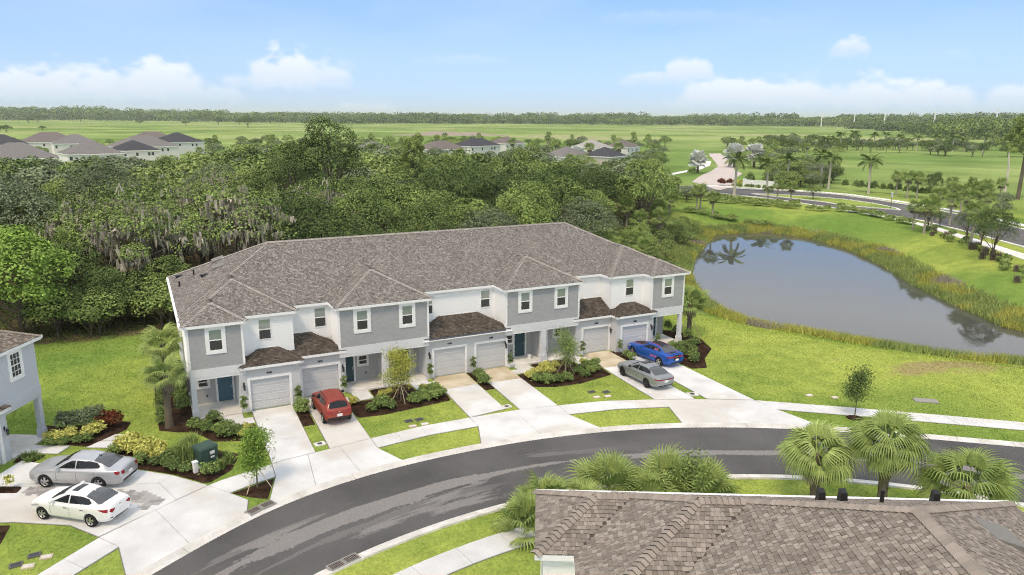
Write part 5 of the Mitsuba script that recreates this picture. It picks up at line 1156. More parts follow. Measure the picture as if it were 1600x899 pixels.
# ------------------------------------------------------------------ palms near the camera: every frond a part of its own
def own_palm(name, label, x, y, h, r, nf, Lp, Lf, n, droop, fam, tone, seed, top=1.3, low=-.6, dead=4, boots=18, br=1.0, w=.055, group=None):
    rng = np.random.default_rng(seed); key = thing(name, label, 'palm tree', group); lean = np.zeros(2); o = np.array([x, y, h])
    if h > .5:
        Tk, lean = palm_trunk(rng, h, r, boots, .5); (v, f), t = Tk.out(); t[:, 0] = np.where(t[:, 0] < 2.45, 1.12, t[:, 0]); put('trunk', (v + [x, y, 0], f), 'plant_material', key, uv=t); o = o + np.array([h * lean[0], h * lean[1], 0])
    vs = []
    for k in range(4):
        (v, f), t = frond_fan(rng, Lp, Lf, n, droop, fam, tone + rng.normal(0, .06), w, br).out(); vs.append(ply((v, f), 'plant_material', False, uv=t))
    for k, (a, e) in enumerate(palm_dirs(rng, nf, top, low)):
        M = np.eye(4); M[:3, :3] = rot(a, e, rng.normal(0, .35)) * rng.uniform(.85, 1.12); M[:3, 3] = o + np.array([math.cos(a), math.sin(a), 0]) * r * .7
        again('frond', vs[k % 4], key, M)
    if dead:
        (v, f), t = frond_fan(rng, Lp * .9, Lf * .9, n, .8, 2, .85, w, 1.1).out(); dv = ply((v, f), 'plant_material', False, uv=t)
        for k in range(dead):
            M = np.eye(4); M[:3, :3] = rot(rng.uniform(0, 6.28), -.95 + rng.normal(0, .15)) * .9; M[:3, 3] = o - [0, 0, .2]; kk = again('frond', dv, key, M)
    return key
own_palm('cabbage_palm', 'leftmost of the three cabbage palms behind the near roof', 22.74, -25.2, 3.0, .20, 24, .80, .95, 28, 1.7, 7, .60, 11, br=1.1, w=.046)
own_palm('cabbage_palm', 'middle of the three cabbage palms behind the near roof, with a bare trunk', 25.13, -27.1, 3.9, .22, 26, .9, 1.0, 28, 1.7, 7, .45, 12, dead=2, w=.046)
own_palm('cabbage_palm', 'rightmost of the three cabbage palms behind the near roof, widest crown', 27.3, -29.5, 2.3, .24, 28, 1.1, 1.1, 28, 1.4, 7, .38, 13, dead=8, w=.046)
for k, (x, y, s) in enumerate(((9.5, -20.6, .9), (11.0, -19.4, 1.0), (12.6, -20.3, .85), (14.7, -19.6, 1.2), (15.7, -21.2, .95), (17.3, -20.7, 1.2), (18.7, -21.9, 1.05))):
    own_palm('fan_palm_clump', ('trunkless fan palm at the left corner of the near roof', 'trunkless fan palm second from the left along the near roof edge', 'small trunkless fan palm third from the left along the near roof edge', 'tall trunkless fan palm in the middle of the row along the near roof edge', 'small trunkless fan palm right of the tall middle one by the near roof', 'tall trunkless fan palm in front of the twiggy bush by the near roof', 'trunkless fan palm at the right end of the row by the near roof')[k], x, y, .12, .12, 26, 1.0 * s, 1.05 * s, 24, .8, 7, .48 + .07 * (k % 3), 30 + k, top=1.45, low=-.05, dead=1, boots=0, w=.046)
own_palm('cabbage_palm', 'cabbage palm with a shaggy trunk beside the left end wall of the row', -4.93, -.6, 3.5, .20, 22, .6, .80, 22, 1.0, 7, .70, 14, w=.04)
own_palm('cabbage_palm', 'second cabbage palm farther back along the left end wall of the row', -4.7, 5.6, 3.7, .20, 24, .7, .9, 22, .9, 7, .75, 15, w=.04)
own_palm('cabbage_palm', 'cabbage palm propped with stakes at the right end of the row', 36.5, .7, 3.3, .19, 24, .8, .95, 18, .6, 7, .42, 16)
sk = thing('tree_stake', 'white wooden props leaning on the palm at the right end of the row', 'tree stake')
for a in (-.7, .9, 2.6): put('pole', MB().tube([(36.5 + 1.05 * math.cos(a), .7 + 1.05 * math.sin(a), 0), (36.5 + .2 * math.cos(a), .7 + .2 * math.sin(a), 1.75)], .035, 6).out(), 'tan_concrete_material', sk)

# ------------------------------------------------------------------ shrubs and young trees in the front beds
r1 = np.random.default_rng(202)
def bushp(fam, tone, R, H, n, size, aspect=.6, var=.16, spread=.6):
    P = PB(); c, rr = lobes(r1, R, H, 0, 11, R * .5); c[:, 2] = np.clip(c[:, 2], H * .25, H * .8)
    k = r1.integers(0, len(c), n); d = r1.normal(0, 1, (n, 3)); d[:, 2] = np.abs(d[:, 2]) - .25; d /= np.linalg.norm(d, axis=1, keepdims=True); p = c[k] + d * (rr[k] * r1.uniform(.5, 1.05, n))[:, None]; p[:, 2] = np.clip(p[:, 2], .02, None)
    P.leaves(p, d + [0, 0, .4], size, r1, tn(fam, tone + r1.normal(0, var, n)), r1.uniform(.75, 1.25, n), aspect=aspect, spread=spread); return {'leaves': P.out()}
def grassp(fam, tone, R, H, n, w=.02):
    P = PB()
    for k in range(n):
        a = r1.uniform(0, 6.28); l = H * r1.uniform(.6, 1.1); o = r1.normal(0, R * .22, 2); d = np.array([math.cos(a), math.sin(a)]) * r1.uniform(.1, .9) * R; s = np.array([-math.sin(a), math.cos(a), 0]) * w
        b = np.r_[o, 0]; m = np.r_[o + d * .45, l * .65]; e = np.r_[o + d * 1.1, l * r1.uniform(.75, 1.0)]
        P.add([b - s, b + s, m + s * .8, m - s * .8, e], [[0, 1, 2], [0, 2, 3], [3, 2, 4]], tn(fam, tone + r1.normal(0, .14)), r1.uniform(.75, 1.2))
    return {'blades': P.out()}
GREEN = [proto(f'green_shrub_{k}', bushp(0, t, .52, .75, 620, .13)) for k, t in enumerate((.42, .55, .30))]
YELL = [proto(f'yellow_shrub_{k}', bushp(3, t, .50, .8, 560, .15)) for k, t in enumerate((.55, .75))]
COLM = proto('column_shrub', bushp(0, .30, .26, 1.5, 620, .11)); DARKS = proto('hedge_shrub', bushp(0, .36, .55, 1.45, 1000, .14))
OLGR = proto('olive_green_bush', bushp(7, .42, .62, .85, 620, .16, var=.25)); REDS = proto('red_shrub', bushp(5, .22, .6, 1.05, 700, .15)); OLIVE = proto('olive_shrub', bushp(9, .22, .75, 1.25, 900, .14, var=.2)); DRYG = [proto(f'grass_clump_{k}', grassp(f, t, .55, .9, 190)) for k, (f, t) in enumerate(((7, .45), (2, .75), (0, .5)))]
MONDO = proto('low_liriope', grassp(0, .45, .38, .38, 120, .018))
def shrub(kind, pr, spots, label, group, s=(.85, 1.15), cat='shrub', sz=1.0):
    many = len(spots) > 1
    for x, y in spots: 
        q = r1.uniform(*s); plant(kind, pr[r1.integers(len(pr))] if isinstance(pr, list) else pr, x, y, r1.uniform(0, 360), q, label, cat, group if many else None, q * sz)
shrub('green_shrub', GREEN, [(-3.5, -1.6), (-2.9, -2.4), (-2.3, -3.1), (-1.7, -2.7), (-1.3, -3.6), (-2.4, -1.0), (-2.0, -3.8)], 'lush green shrub in the mulch bed before the leftmost porch', 'green shrubs before the leftmost porch')
shrub('yellow_shrub', YELL, [(-.75, -3.2), (-1.0, -4.1)], 'yellow leaved shrub beside the leftmost driveway', 'yellow shrubs beside the leftmost driveway', (.6, .8))
shrub('hedge_shrub', DARKS, [(-4.0, 1.2), (-4.0, 2.3), (-4.05, 3.5), (-4.0, 4.7), (-4.05, 6.0), (-4.0, 7.3), (-4.05, 8.6)], 'tall green hedge shrub against the left end wall of the row', 'hedge along the left end wall')
shrub('green_shrub', GREEN, [(-5.3, y) for y in (.2, 1.2, 2.2, 3.2, 4.2, 5.3, 6.4, 7.6, 8.8)], 'low green shrub along the lawn edge left of the row', 'low shrubs along the lawn edge left of the row', (.6, .8))
for x, y, lab in ((-.52, -.75, 'narrow column shrub left of the leftmost garage'), (2.95, -.35, 'narrow column shrub between the first two garages'), (6.15, .25, 'tall column shrub right of the second garage'), (12.45, .3, 'thin column shrub left of the third garage'), (15.85, .3, 'column shrub between the third and fourth garages'), (18.85, .15, 'column shrub right of the fourth garage'), (25.25, .1, 'column shrub left of the fifth garage'), (28.45, -.5, 'thin pale column shrub between the fifth and sixth garages'), (32.1, -.6, 'column shrub right of the sixth garage')):
    plant('column_shrub', COLM, x, y, r1.uniform(0, 360), r1.uniform(.95, 1.1), lab, 'shrub')
shrub('green_shrub', GREEN, [(2.95, -1.2), (2.85, -1.9)], 'rounded green shrub in the strip between the first two driveways', 'shrubs between the first two driveways')
shrub('green_shrub', GREEN, [(15.8, -.7), (15.7, -1.5), (15.65, -2.2)], 'rounded green shrub in the strip between the third and fourth driveways', 'shrubs between the third and fourth driveways')
shrub('green_shrub', GREEN, [(6.9, -3.6), (7.6, -3.3), (8.2, -3.7), (9.9, -3.5), (10.6, -3.3), (11.4, -3.4), (12.0, -3.0), (10.9, -2.5), (8.0, -2.7), (11.7, -2.2)], 'lush green shrub in the bed of the second staked tree', 'green shrubs in the bed of the second staked tree')
shrub('yellow_shrub', YELL, [(8.3, -1.4), (8.9, -1.1), (6.2, -1.9), (11.2, -1.6), (12.2, -1.7)], 'yellow leaved shrub in the bed of the second staked tree', 'yellow shrubs in the bed of the second staked tree', (.6, .85))
shrub('green_shrub', GREEN, [(19.2, -3.7), (19.8, -4.1), (20.5, -4.2), (21.2, -4.3), (22.9, -4.1), (23.6, -3.7), (24.3, -3.3), (24.7, -2.6), (23.9, -2.7), (20.1, -3.2), (22.9, -3.1)], 'lush green shrub in the bed of the third staked tree', 'green shrubs in the bed of the third staked tree')
shrub('yellow_shrub', YELL, [(19.0, -2.6), (19.6, -2.2), (20.2, -1.9), (20.8, -1.5), (21.3, -1.2), (21.9, -1.3), (24.3, -1.6), (20.9, -2.3)], 'yellow leaved shrub in the bed of the third staked tree', 'yellow shrubs in the bed of the third staked tree', (.7, .95))
shrub('green_shrub', GREEN, [(28.5, -1.4), (28.4, -2.1)], 'rounded green shrub beside the blue sedan', 'shrubs beside the blue sedan', (.6, .8))
shrub('green_shrub', GREEN, [(33.2, -1.2), (34.0, -1.4), (34.7, -1.8), (33.2, -2.3), (34.0, -2.8), (32.6, -3.2), (33.0, -4.1), (35.4, -1.4), (32.3, -2.2), (32.4, -4.8)], 'dark green shrub in the rounded bed at the right end of the row', 'shrubs in the rounded bed at the right end')
shrub('hedge_shrub', DARKS, [(35.9, .1), (35.9, 1.6), (36.0, 3.0)], 'tall green shrub by the right end wall', 'tall shrubs by the right end wall', (.7, .9))
shrub('yellow_shrub', YELL, [(-7.2, -3.5), (-6.7, -4.2), (-6.2, -4.9), (-5.6, -5.2), (-6.9, -2.9), (-6.2, -3.6), (-5.6, -4.3), (-7.5, -2.7)], 'bright yellow shrub in the bed beside the silver sedan', 'yellow shrubs beside the silver sedan', (1.0, 1.25))
shrub('green_shrub', GREEN, [(-7.8, -3.4), (-6.6, -5.4), (-5.9, -5.9), (-5.2, -6.3), (-4.9, -7.0), (-4.4, -7.5), (-5.2, -5.7)], 'dark green shrub in the bed beside the silver sedan', 'green shrubs beside the silver sedan', (.75, 1.0))
shrub('green_shrub', [GREEN[1]], [(-3.3, -8.5)], 'rounded green shrub beside the small white pedestal', None, (1.0, 1.1))
shrub('grass_clump', [DRYG[0]], [(-4.5, -6.1), (-4.2, -5.5), (-4.0, -6.5), (-3.9, -5.3)], 'tall light green grass clump left of the green utility box', 'grass clumps left of the green utility box', (1.1, 1.4), 'ornamental grass', 1.35)
shrub('grass_clump', [DRYG[2]], [(-2.3, -6.5), (-2.2, -7.3), (-2.7, -7.9)], 'small grass clump right of the green utility box', 'grass clumps right of the green utility box', (.6, .8), 'ornamental grass')
shrub('yellow_shrub', YELL, [(-11.2, .1), (-10.7, -.2), (-10.2, .1), (-9.2, -.2), (-8.8, .2)], 'yellow shrub in the bed by the left porch column', 'yellow shrubs by the left porch column', (.85, 1.1))
shrub('green_shrub', GREEN, [(-11.2, -.5), (-10.5, -.7), (-9.8, -.8), (-9.4, -.9)], 'low green shrub before the yellow ones by the left porch', 'low shrubs by the left porch', (.7, .85))
shrub('olive_shrub', OLIVE, [(-9.7, 1.2), (-9.0, 1.6), (-10.4, 1.4)], 'olive brown shrub beside the red one on the left lawn', 'olive shrubs on the left lawn', (.95, 1.15)); shrub('red_shrub', REDS, [(-8.4, 1.2), (-7.9, .9)], 'reddish shrub at the lawn edge of the left bed', 'reddish shrubs at the left bed', (.95, 1.15))
shrub('low_plant', MONDO, [(-12.3, -1.8), (-11.9, -1.7), (-12.1, -2.3), (-11.7, -2.1)], 'low green plant beside the left garage', 'low plants beside the left garage', (.9, 1.2), 'plant'); shrub('sapling', [proto('little_sapling', bushp(3, .35, .32, .9, 160, .12))], [(-12.6, -5.6)], 'small yellow green sapling between the two left garages', None)
def young(name, label, x, y, H, R, fam, tone, n, size, seed, stakes=3, thin=.08, h0=None):
    rng = np.random.default_rng(seed); h0 = h0 or H * .32; P = PB(); c = np.c_[rng.normal(0, R * .45, 22), rng.normal(0, R * .45, 22), rng.uniform(h0, H * .96, 22)]; w = 1 - .55 * np.abs((c[:, 2] - h0) / (H - h0) - .35); c[:, :2] *= w[:, None]
    k = rng.integers(0, 22, n); p = c[k] + rng.normal(0, .26 * R + .05, (n, 3)) * [1, 1, .8]; P.leaves(p, (p - [0, 0, (H + h0) / 2]) * .6 + [0, 0, .3], size, rng, tn(fam, tone + rng.normal(0, .16, n)), rng.uniform(.75, 1.25, n), aspect=.55)
    key = thing(name, label, 'tree'); (v, f), t = P.out(); put('crown', (v + [x, y, 0], f), 'plant_material', key, uv=t)
    Tk = PB(); Tk.tube([(0, 0, -.05), (.02, 0, h0), (0, .02, H * .9)], [.045, .035, .01], tn(2, .6), 1, 6)
    for q in range(12): Tk.tube([(0, 0, c[q, 2] * .8), c[q]], [.012, .004], tn(2, .5), 1, 4)
    (v, f), t = Tk.out(); put('trunk', (v + [x, y, 0], f), 'plant_material', key, uv=t)
    for q in range(stakes):
        a = q * 2 * math.pi / stakes + .5 + seed; put('stake', MB().tube([(x + .75 * math.cos(a), y + .75 * math.sin(a), 0), (x + .05 * math.cos(a), y + .05 * math.sin(a), 1.25)], .022, 5).out(), 'tan_concrete_material', key)
young('young_tree', 'young light green tree with stakes in the triangular mulch bed', -1.25, -10.95, 3.3, .74, 10, .42, 5600, .11, 41, 3, h0=1.3)
young('young_tree', 'young yellow green staked tree between the second and third driveways', 9.2, -2.7, 4.1, 1.0, 3, .25, 5200, .12, 42, 4, h0=1.2)
young('young_tree', 'young grey green staked tree between the fourth and fifth driveways', 21.9, -2.9, 3.7, .95, 0, .66, 4200, .10, 43, 4, h0=1.2)
young('young_tree', 'young dark oak in a mulch ring beside the right sidewalk', 34.5, -18.0, 3.3, .85, 8, .75, 3600, .11, 44, 0, h0=.95)
young('twiggy_bush', 'twiggy brown green bush behind the fan palms at the near roof', 17.9, -21.9, 2.7, 1.1, 0, .55, 1500, .12, 45, 0, h0=.5)

def strip(l, r_): return Polygon(list(l) + list(r_)[::-1]).buffer(0)
near_e = [(123.5, 118), (127.0, 96.6), (129.2, 82.7), (128.1, 67.6), (127.8, 50.0), (126.6, 42.4), (120.9, 30.0), (113.6, 16.5), (103, 0)]
far_e = [(134.5, 118), (141.5, 104), (149.0, 93.0), (152.0, 83.0), (150.0, 69.8), (147, 57.5), (140, 41), (132.5, 27.8), (123, 10), (114, -5)]
fsw = [(128.6, 60.6), (126.6, 48.6), (122.2, 37.5), (116.5, 27.8), (107.6, 13.4), (98, -1), (95.6, 0), (105.2, 14.2), (114.2, 28.2), (120, 37.8), (124.3, 47.4), (126.2, 60.0)]
# ------------------------------------------------------------------ scrub and planting right of the house, round the pond
BR_ = 'scrub and palms between the house and the pond'
for x, y, z in ((54.1, 34.8, 3.7), (61, 41.3, 3.8), (68.4, 46.4, 4.6), (54.2, 30.7, 3.4), (82.7, 62.1, 4.8), (49, 33, 3.4), (46, 27, 3), (51.5, 38, 3.5), (58, 37.5, 3.2), (64, 46, 4.5), (74, 54, 4.4), (57, 44, 3.6), (66, 52, 4.2), (47, 36, 3.8), (78, 60, 4.5), (70, 59, 4.6)): plant('cabbage_palm', SABAL[0 if z < 4 else 1], x, y, r1.uniform(0, 360), r1.uniform(.8, 1.0), 'low fan leaved palm in the scrub between the house and the pond', 'palm tree', BR_)
for k in range(90):
    t = r1.random(); x = 41 + 45 * t + r1.normal(0, 4.5); y = 21 + 42 * t + r1.normal(0, 4.5) + (4 if t < .2 else 0)
    if POND.buffer(1.5).contains(Point(x, y)) or x < 37.5: continue
    plant('scrub_bush', SHRUBT[r1.integers(4)], x, y, r1.uniform(0, 360), r1.uniform(.45, 1.05), 'light green bush in the scrub between the house and the pond', 'shrub', 'bushes in the scrub by the pond')
def fit(pr, x, y, h, native, kind, label, cat, group=None, s=None):
    q = h / native; plant(kind, pr, x, y, r1.uniform(0, 360), s or q, label, cat, group, q)
for x, y, h in ((124.0, 89.6, 11.6), (157.2, 104.6, 9.5), (139.7, 94.6, 9.4), (166.0, 100.9, 10.9), (161.9, 94.5, 10.7), (161.6, 81.7, 10.5)): fit(ROYAL, x, y, h, 8.8, 'royal_palm', 'tall royal palm with a pale trunk along the far road', 'palm tree', 'royal palms along the far road', h / 8.8 * .88)
for x, y, h, lab in ((167.7, 154.4, 7.8, 'silver leaved palm in the island of the brick entry road'), (201.1, 172.8, 9.2, 'left of two silver leaved palms right of the entry road'), (208.4, 169.9, 9.0, 'right of two silver leaved palms right of the entry road'), (152.4, 208.3, 7.5, 'silver leaved palm before the beige far house')): fit(BISM, x, y, h, 5.4, 'silver_palm', lab, 'palm tree', None, h / 5.4 * .95)
for x, y, h in ((113.0, 97.6, 4.2), (97.9, 72.3, 4.9), (100.0, 73.7, 4.9), (96.6, 66.1, 4.9), (128.3, 80.0, 4.4), (124.1, 72.0, 4.7), (91.6, 82.4, 5.0), (110, 104, 5.5), (105, 96, 5), (118, 108, 5)): fit(SABAL[1], x, y, h, 5.8, 'cabbage_palm', 'cabbage palm on the lawn beyond the pond', 'palm tree', 'cabbage palms beyond the pond', h / 5.8 * 1.05)
for x, y, h in ((165.3, 76.6, 5.6), (160.9, 70.4, 6.0), (163.1, 69.4, 5.8)): fit(SABAL[1], x, y, h, 5.8, 'cabbage_palm', 'cabbage palm of the three before the dark hedge across the road', 'palm tree', 'three cabbage palms before the hedge', h / 5.8)
for x, y, h in ((115.9, 33.1, 5.6), (106.6, 20.3, 6.5), (113.5, 23.0, 5.0), (144.1, 48.3, 5.8), (142.9, 45.4, 5.8), (168.5, 56.6, 5.0), (176.2, 57.6, 5), (129.5, 41.1, 6.0), (126, 36.5, 5.4), (136, 40, 5.2), (150, 46, 5)): fit(SABAL[2 if h > 5.7 else 1], x, y, h, 7.4 if h > 5.7 else 5.8, 'cabbage_palm', 'cabbage palm in the planting at the right edge', 'palm tree', 'cabbage palms at the right edge', h / 6.2)
for x, y, h, pr, lab in ((166.5, 67.9, 6.6, DARK[0], 'round dark tree beside the three cabbage palms'), (116.1, 33.8, 4.6, OAK[1], 'small dark tree behind the palm left of the right planting'), (98.4, 12.2, 7.6, DARK[1], 'dark round tree with a pale trunk at the lower right of the planting'), (103.5, 17.0, 6.6, OAK[2], 'green tree left of the dark round one in the right planting'), (109, 22.5, 5.6, OAK[4], 'bushy tree in the middle of the right planting'), (153, 52, 5.6, OAK[0], 'dark tree right of the planting by the road'), (121, 28, 5, OAK[4], 'grey green tree at the back of the right planting')): fit(pr, x, y, h, 10.2, 'oak', lab, 'tree', None, h / 10.2 * (.72 if h > 6 else .8))
for k in range(26):
    t_ = r1.random(); x, y = 117 + 40 * t_ + r1.normal(0, 4), 30 + 22 * t_ + r1.normal(0, 5)
    if strip(near_e, far_e).buffer(1).contains(Point(x, y)) or Polygon(fsw).buffer(.8).contains(Point(x, y)): continue
    if r1.random() < .4: plant('cabbage_palm', SABAL[1], x, y, r1.uniform(0, 360), r1.uniform(.75, 1.0), 'cabbage palm in the planting at the right edge', 'palm tree', 'cabbage palms at the right edge')
    else: plant('scrub_tree', FAROAK[r1.choice([1, 3, 4, 5])], x, y, r1.uniform(0, 360), r1.uniform(.28, .5), 'small tree in the dense planting at the right edge', 'tree', 'small trees at the right edge')
fit(PINE, 183.3, 57.5, 19.5, 16.5, 'pine_tree', 'big pine with yellow green crown at the right edge', 'tree', None, 1.9)
fit(PINE, 159.2, 53.9, 6.5, 16.5, 'pine_tree', 'small young pine among the palms at the right', 'tree', None, .5)
dk = PB(); dk.tube([(0, 0, 0), (.2, 0, 6), (-.3, .2, 10), (.9, .2, 13.6)], [.38, .3, .2, .06], tn(1, .8), 1.2, 8); dk.tube([(-.2, .1, 9.4), (-1.4, 0, 12.0)], [.15, .05], tn(1, .8), 1.2, 6); (v, f), t = dk.out(); put('dead_tree', (v + [200.2, 70.5, 0], f), 'plant_material', uv=t, label='bare dead trunk beside the big pine at the right edge', category='tree')
fit(OAK[0], 126.3, 80.9, 3.4, 10.2, 'small_tree', 'small dark conical tree before the white sign wall', 'tree', None, .26)
fit(BRIGHT[0], 137.3, 77.6, 3.6, 9.6, 'small_tree', 'small light green tree beside the far road median', 'tree', None, .5)
# hedges and low planting by the far road: each clump an object
def along(pts, step, jit=0.0):
    L = LineString(pts); n = int(L.length / step)
    for k in range(n + 1): p = L.interpolate(k * L.length / max(n, 1)); yield p.x + r1.normal(0, jit), p.y + r1.normal(0, jit)
for x, y in along([(165, 87), (167.5, 76), (164, 64)], 1.9, .3): plant('hedge_bush', DARKS, x, y, r1.uniform(0, 360), r1.uniform(1.7, 2.1), 'dark hedge bush across the far road', 'shrub', 'dark hedge across the far road')
for x, y in ((152, 107), (163, 103.5), (165, 98), (166, 92.5), (166.5, 89.5)): plant('round_bush', DARKS, x, y, r1.uniform(0, 360), 1.9, 'round dark bush between the royal palms', 'shrub', 'round bushes between the royal palms')
for row in ([(129, 63), (124.5, 53), (122, 46), (119.5, 40)], [(110, 92), (113, 79), (119, 66), (124, 57)], [(95, 70), (100, 62), (104, 58)], [(113, 94), (119, 83), (124, 70)], [(116, 80), (118, 74), (120, 68)]):
    for x, y in along(row, 1.5, .6): plant('olive_bush', OLGR, x, y, r1.uniform(0, 360), r1.uniform(1.5, 2.2), 'pale olive green bush along the lawn beyond the pond', 'shrub', 'olive bushes beyond the pond', r1.uniform(1.1, 1.6))
for x, y in along([(116.5, 35.5), (111.5, 28), (105, 18.5), (97, 10.5), (90, 3)], 1.2, .9): plant('low_shrub', [DRYG[1], OLGR, GREEN[1]][r1.integers(3)], x, y, r1.uniform(0, 360), r1.uniform(.9, 1.5), 'low brown green shrub under the trees of the right planting', 'shrub', 'low shrubs under the right planting')
for x, y in along([(142, 108.5), (145.5, 101), (148, 95)], 1.6, .3): plant('sign_hedge', GREEN[r1.integers(3)], x, y, r1.uniform(0, 360), 1.6, 'clipped green shrub before the white sign wall', 'shrub', 'shrubs before the white sign wall')
for x, y in ((144.5, 113.5), (141.5, 113), (143, 115.5)): plant('red_shrub', REDS, x, y, 0, 1.9, 'red leaved shrub left of the white sign wall', 'shrub', 'red shrubs left of the white sign wall')
for x, y in ((147.5, 113), (149, 114)): plant('yellow_shrub', YELL[1], x, y, 0, 1.8, 'yellow shrub left of the white sign wall', 'shrub', 'yellow shrubs left of the white sign wall')
for x, y in ((150.5, 112), (153, 108), (156, 106), (158, 108)): plant('hedge_bush', DARKS, x, y, 0, 2.6, 'dark bush behind the white sign wall', 'shrub', 'dark bushes behind the white sign wall')
for x, y in ((160.5, 150), (163, 151.5), (165, 153)): plant('low_shrub', DARKS, x, y, 0, 1.5, 'dark shrub at the foot of the silver palm in the island', 'shrub', 'dark shrubs under the island palm')
sw_ = thing('sign_wall', 'long low white entry sign wall beside the far road', 'sign'); A = Mz(148.6, 106.0, math.degrees(math.atan2(-8.0, 3.2)))
put('wall', xf(MB().box(-4.4, 4.4, -.25, .25, 0, 1.75).out(), A), 'paint_white_material', sw_); put('pier', xf(MB().box(-4.9, -4.1, -.4, .4, 0, 2.1).out(), A), 'paint_white_material', sw_); put('pier', xf(MB().box(4.1, 4.9, -.4, .4, 0, 2.1).out(), A), 'paint_white_material', sw_); put('cap', xf(MB().box(-4.1, 4.1, -.32, .32, 1.75, 1.87).out(), A), 'paint_white_material', sw_)

# ------------------------------------------------------------------ far road
MED = Polygon([(137.5, 55.0), (139.5, 57.5), (143.0, 66), (144.0, 74.5), (141.3, 83), (137, 90), (133.2, 93), (134.0, 84), (134.8, 74), (134.0, 64)]).buffer(.6).buffer(-.3)
put('far_road', MB().sheet(strip(near_e, far_e), .006).out(), 'asphalt_material', kind='structure', label='dark asphalt road beyond the pond')
put('median_curb', MB().poly(MED.difference(MED.buffer(-.45)), -.05, .16).out(), 'curb_material', kind='structure', label='white kerb of the grassy median in the far road')
put('median', MB().sheet(MED.buffer(-.4), .10).out(), 'ground_material', kind='structure', label='grassy median in the far road')
off = lambda l, d: np.array(LineString(l).parallel_offset(abs(d), 'left' if d > 0 else 'right').coords)
def ribbon(line, a, b):
    L = LineString(line); A, B = L.offset_curve(a), L.offset_curve(b); return Polygon(list(A.coords) + list(B.coords)[::-1]).buffer(0)
put('far_curb', MB().poly(ribbon(near_e, .0, -.55), -.05, .13).out(), 'curb_material', kind='structure', label='white near kerb of the far road'); put('far_curb', MB().poly(ribbon(far_e, .0, .6), -.05, .13).out(), 'curb_material', kind='structure', label='white far kerb of the far road')
put('far_walk', MB().poly(ribbon(far_e, 2.4, 4.2), -.05, .06).out(), 'concrete_material', kind='structure', label='pale walk along the far side of the far road')
fs = struct('far_sidewalk', 'white sidewalk winding past the right planting')
ladder([(128.6, 60.6), (126.6, 48.6), (122.2, 37.5), (116.5, 27.8), (107.6, 13.4), (98, -1)], [(126.2, 60.0), (124.3, 47.4), (120, 37.8), (114.2, 28.2), (105.2, 14.2), (95.6, 0)], 22, fs)
put('brick_road', MB().sheet(unary_union([strip([(132.5, 104.5), (143, 128), (163, 147), (179, 160.5), (200, 180.5), (221, 206), (254, 247), (268, 264)], [(146, 112), (158, 127), (182, 148), (192, 163), (212, 184), (243, 221), (266, 252), (276, 264)])]), .008).out(), 'tan_paving_material', kind='structure', label='tan brick entry road curving away beyond the pond')
put('entry_walk', MB().poly(LineString([(150, 150), (162, 158), (180.5, 170), (199, 186), (219, 208)]).buffer(1.3), -.05, .06).out(), 'concrete_material', kind='structure', label='white walk beside the brick entry road')
sg = thing('road_sign', 'small white road sign with yellow plate on a black post in the median', 'road sign'); A = Mz(137.6, 57.2, -125)
put('post', xf(MB().tube([(0, 0, 0), (0, 0, 3.2)], .07, 6).out(), A), 'black_metal_material', sg); put('plate', xf(MB().box(-.45, .45, -.03, .03, 2.4, 3.5).out(), A), 'paint_white_material', sg); put('arrow_plate', xf(MB().box(-.25, .25, -.06, -.035, 1.35, 2.05).out(), A), 'yellow_paint_material', sg)

# ------------------------------------------------------------------ far houses
def house(label, x, y, rotz, w, d, h=5.6, roof='far_roof_material', wall='far_wall_material', wings=(), wf=5):
    key = thing('far_house', label, 'house', 'houses beyond the wood'); M = Mz(x, y, rotz); rects = [(-w / 2 - .4, w / 2 + .4, -d / 2 - .4, d / 2 + .4)] + [(a - .4, b + .4, c - .4, e + .4) for a, b, c, e in wings]
    m = MB()
    for a, b, c, e in rects: m.box(a + .4, b - .4, c + .4, e - .4, 0, h)
    put('wall', xf(m.out(), M), wall, key); dk = MB()
    for p, g, c in hip_faces(rects, h): dk.sheet(p, lambda x, y, g=g, c=c: h + .5 * (x * g[0] + y * g[1] + c))
    rk = put('roof', xf(dk.out(), M), roof, key); ou = unary_union([sbox(a, c, b, e) for a, b, c, e in rects]); put('fascia', xf(MB().poly(ou, h - .25, h - .01).out(), M), 'white_trim_material', rk)
    for k in range(wf - 1):
        u = -w / 2 + w * (k + .5 + .3 * ((k * 7) % 3 - 1)) / (wf - 1)
        for z in (3.6,):
            wk = numbered(key + '__window'); put('pane', xf(MB().box(u - .42, u + .42, -d / 2 - .03, -d / 2, z, z + 1.25).out(), M), 'screen_glass_material', wk); put('frame', xf(MB().box(u - .6, u + .6, -d / 2 - .02, -d / 2, z - .1, z).box(u - .6, u + .6, -d / 2 - .02, -d / 2, z + 1.35, z + 1.45).out(), M), 'white_trim_material', wk)
    for v in (-d * .22, d * .22):
        wk = numbered(key + '__window'); put('pane', xf(MB().box(w / 2, w / 2 + .03, v - .5, v + .5, 3.7, 5.05).out(), M), 'screen_glass_material', wk)
    return key
bs('yellow_paint_material', rough((.62, .5, .03), .5, .4)) if 'yellow_paint_material' not in scene else 0
DR = 'far_dark_roof_material'; bs('brown_roof_material', dif((.205, .178, .167))); bs('beige_wall_material', rough((.50, .47, .42), .85, .2)); bs('pale_roof_material', dif((.42, .40, .37)))
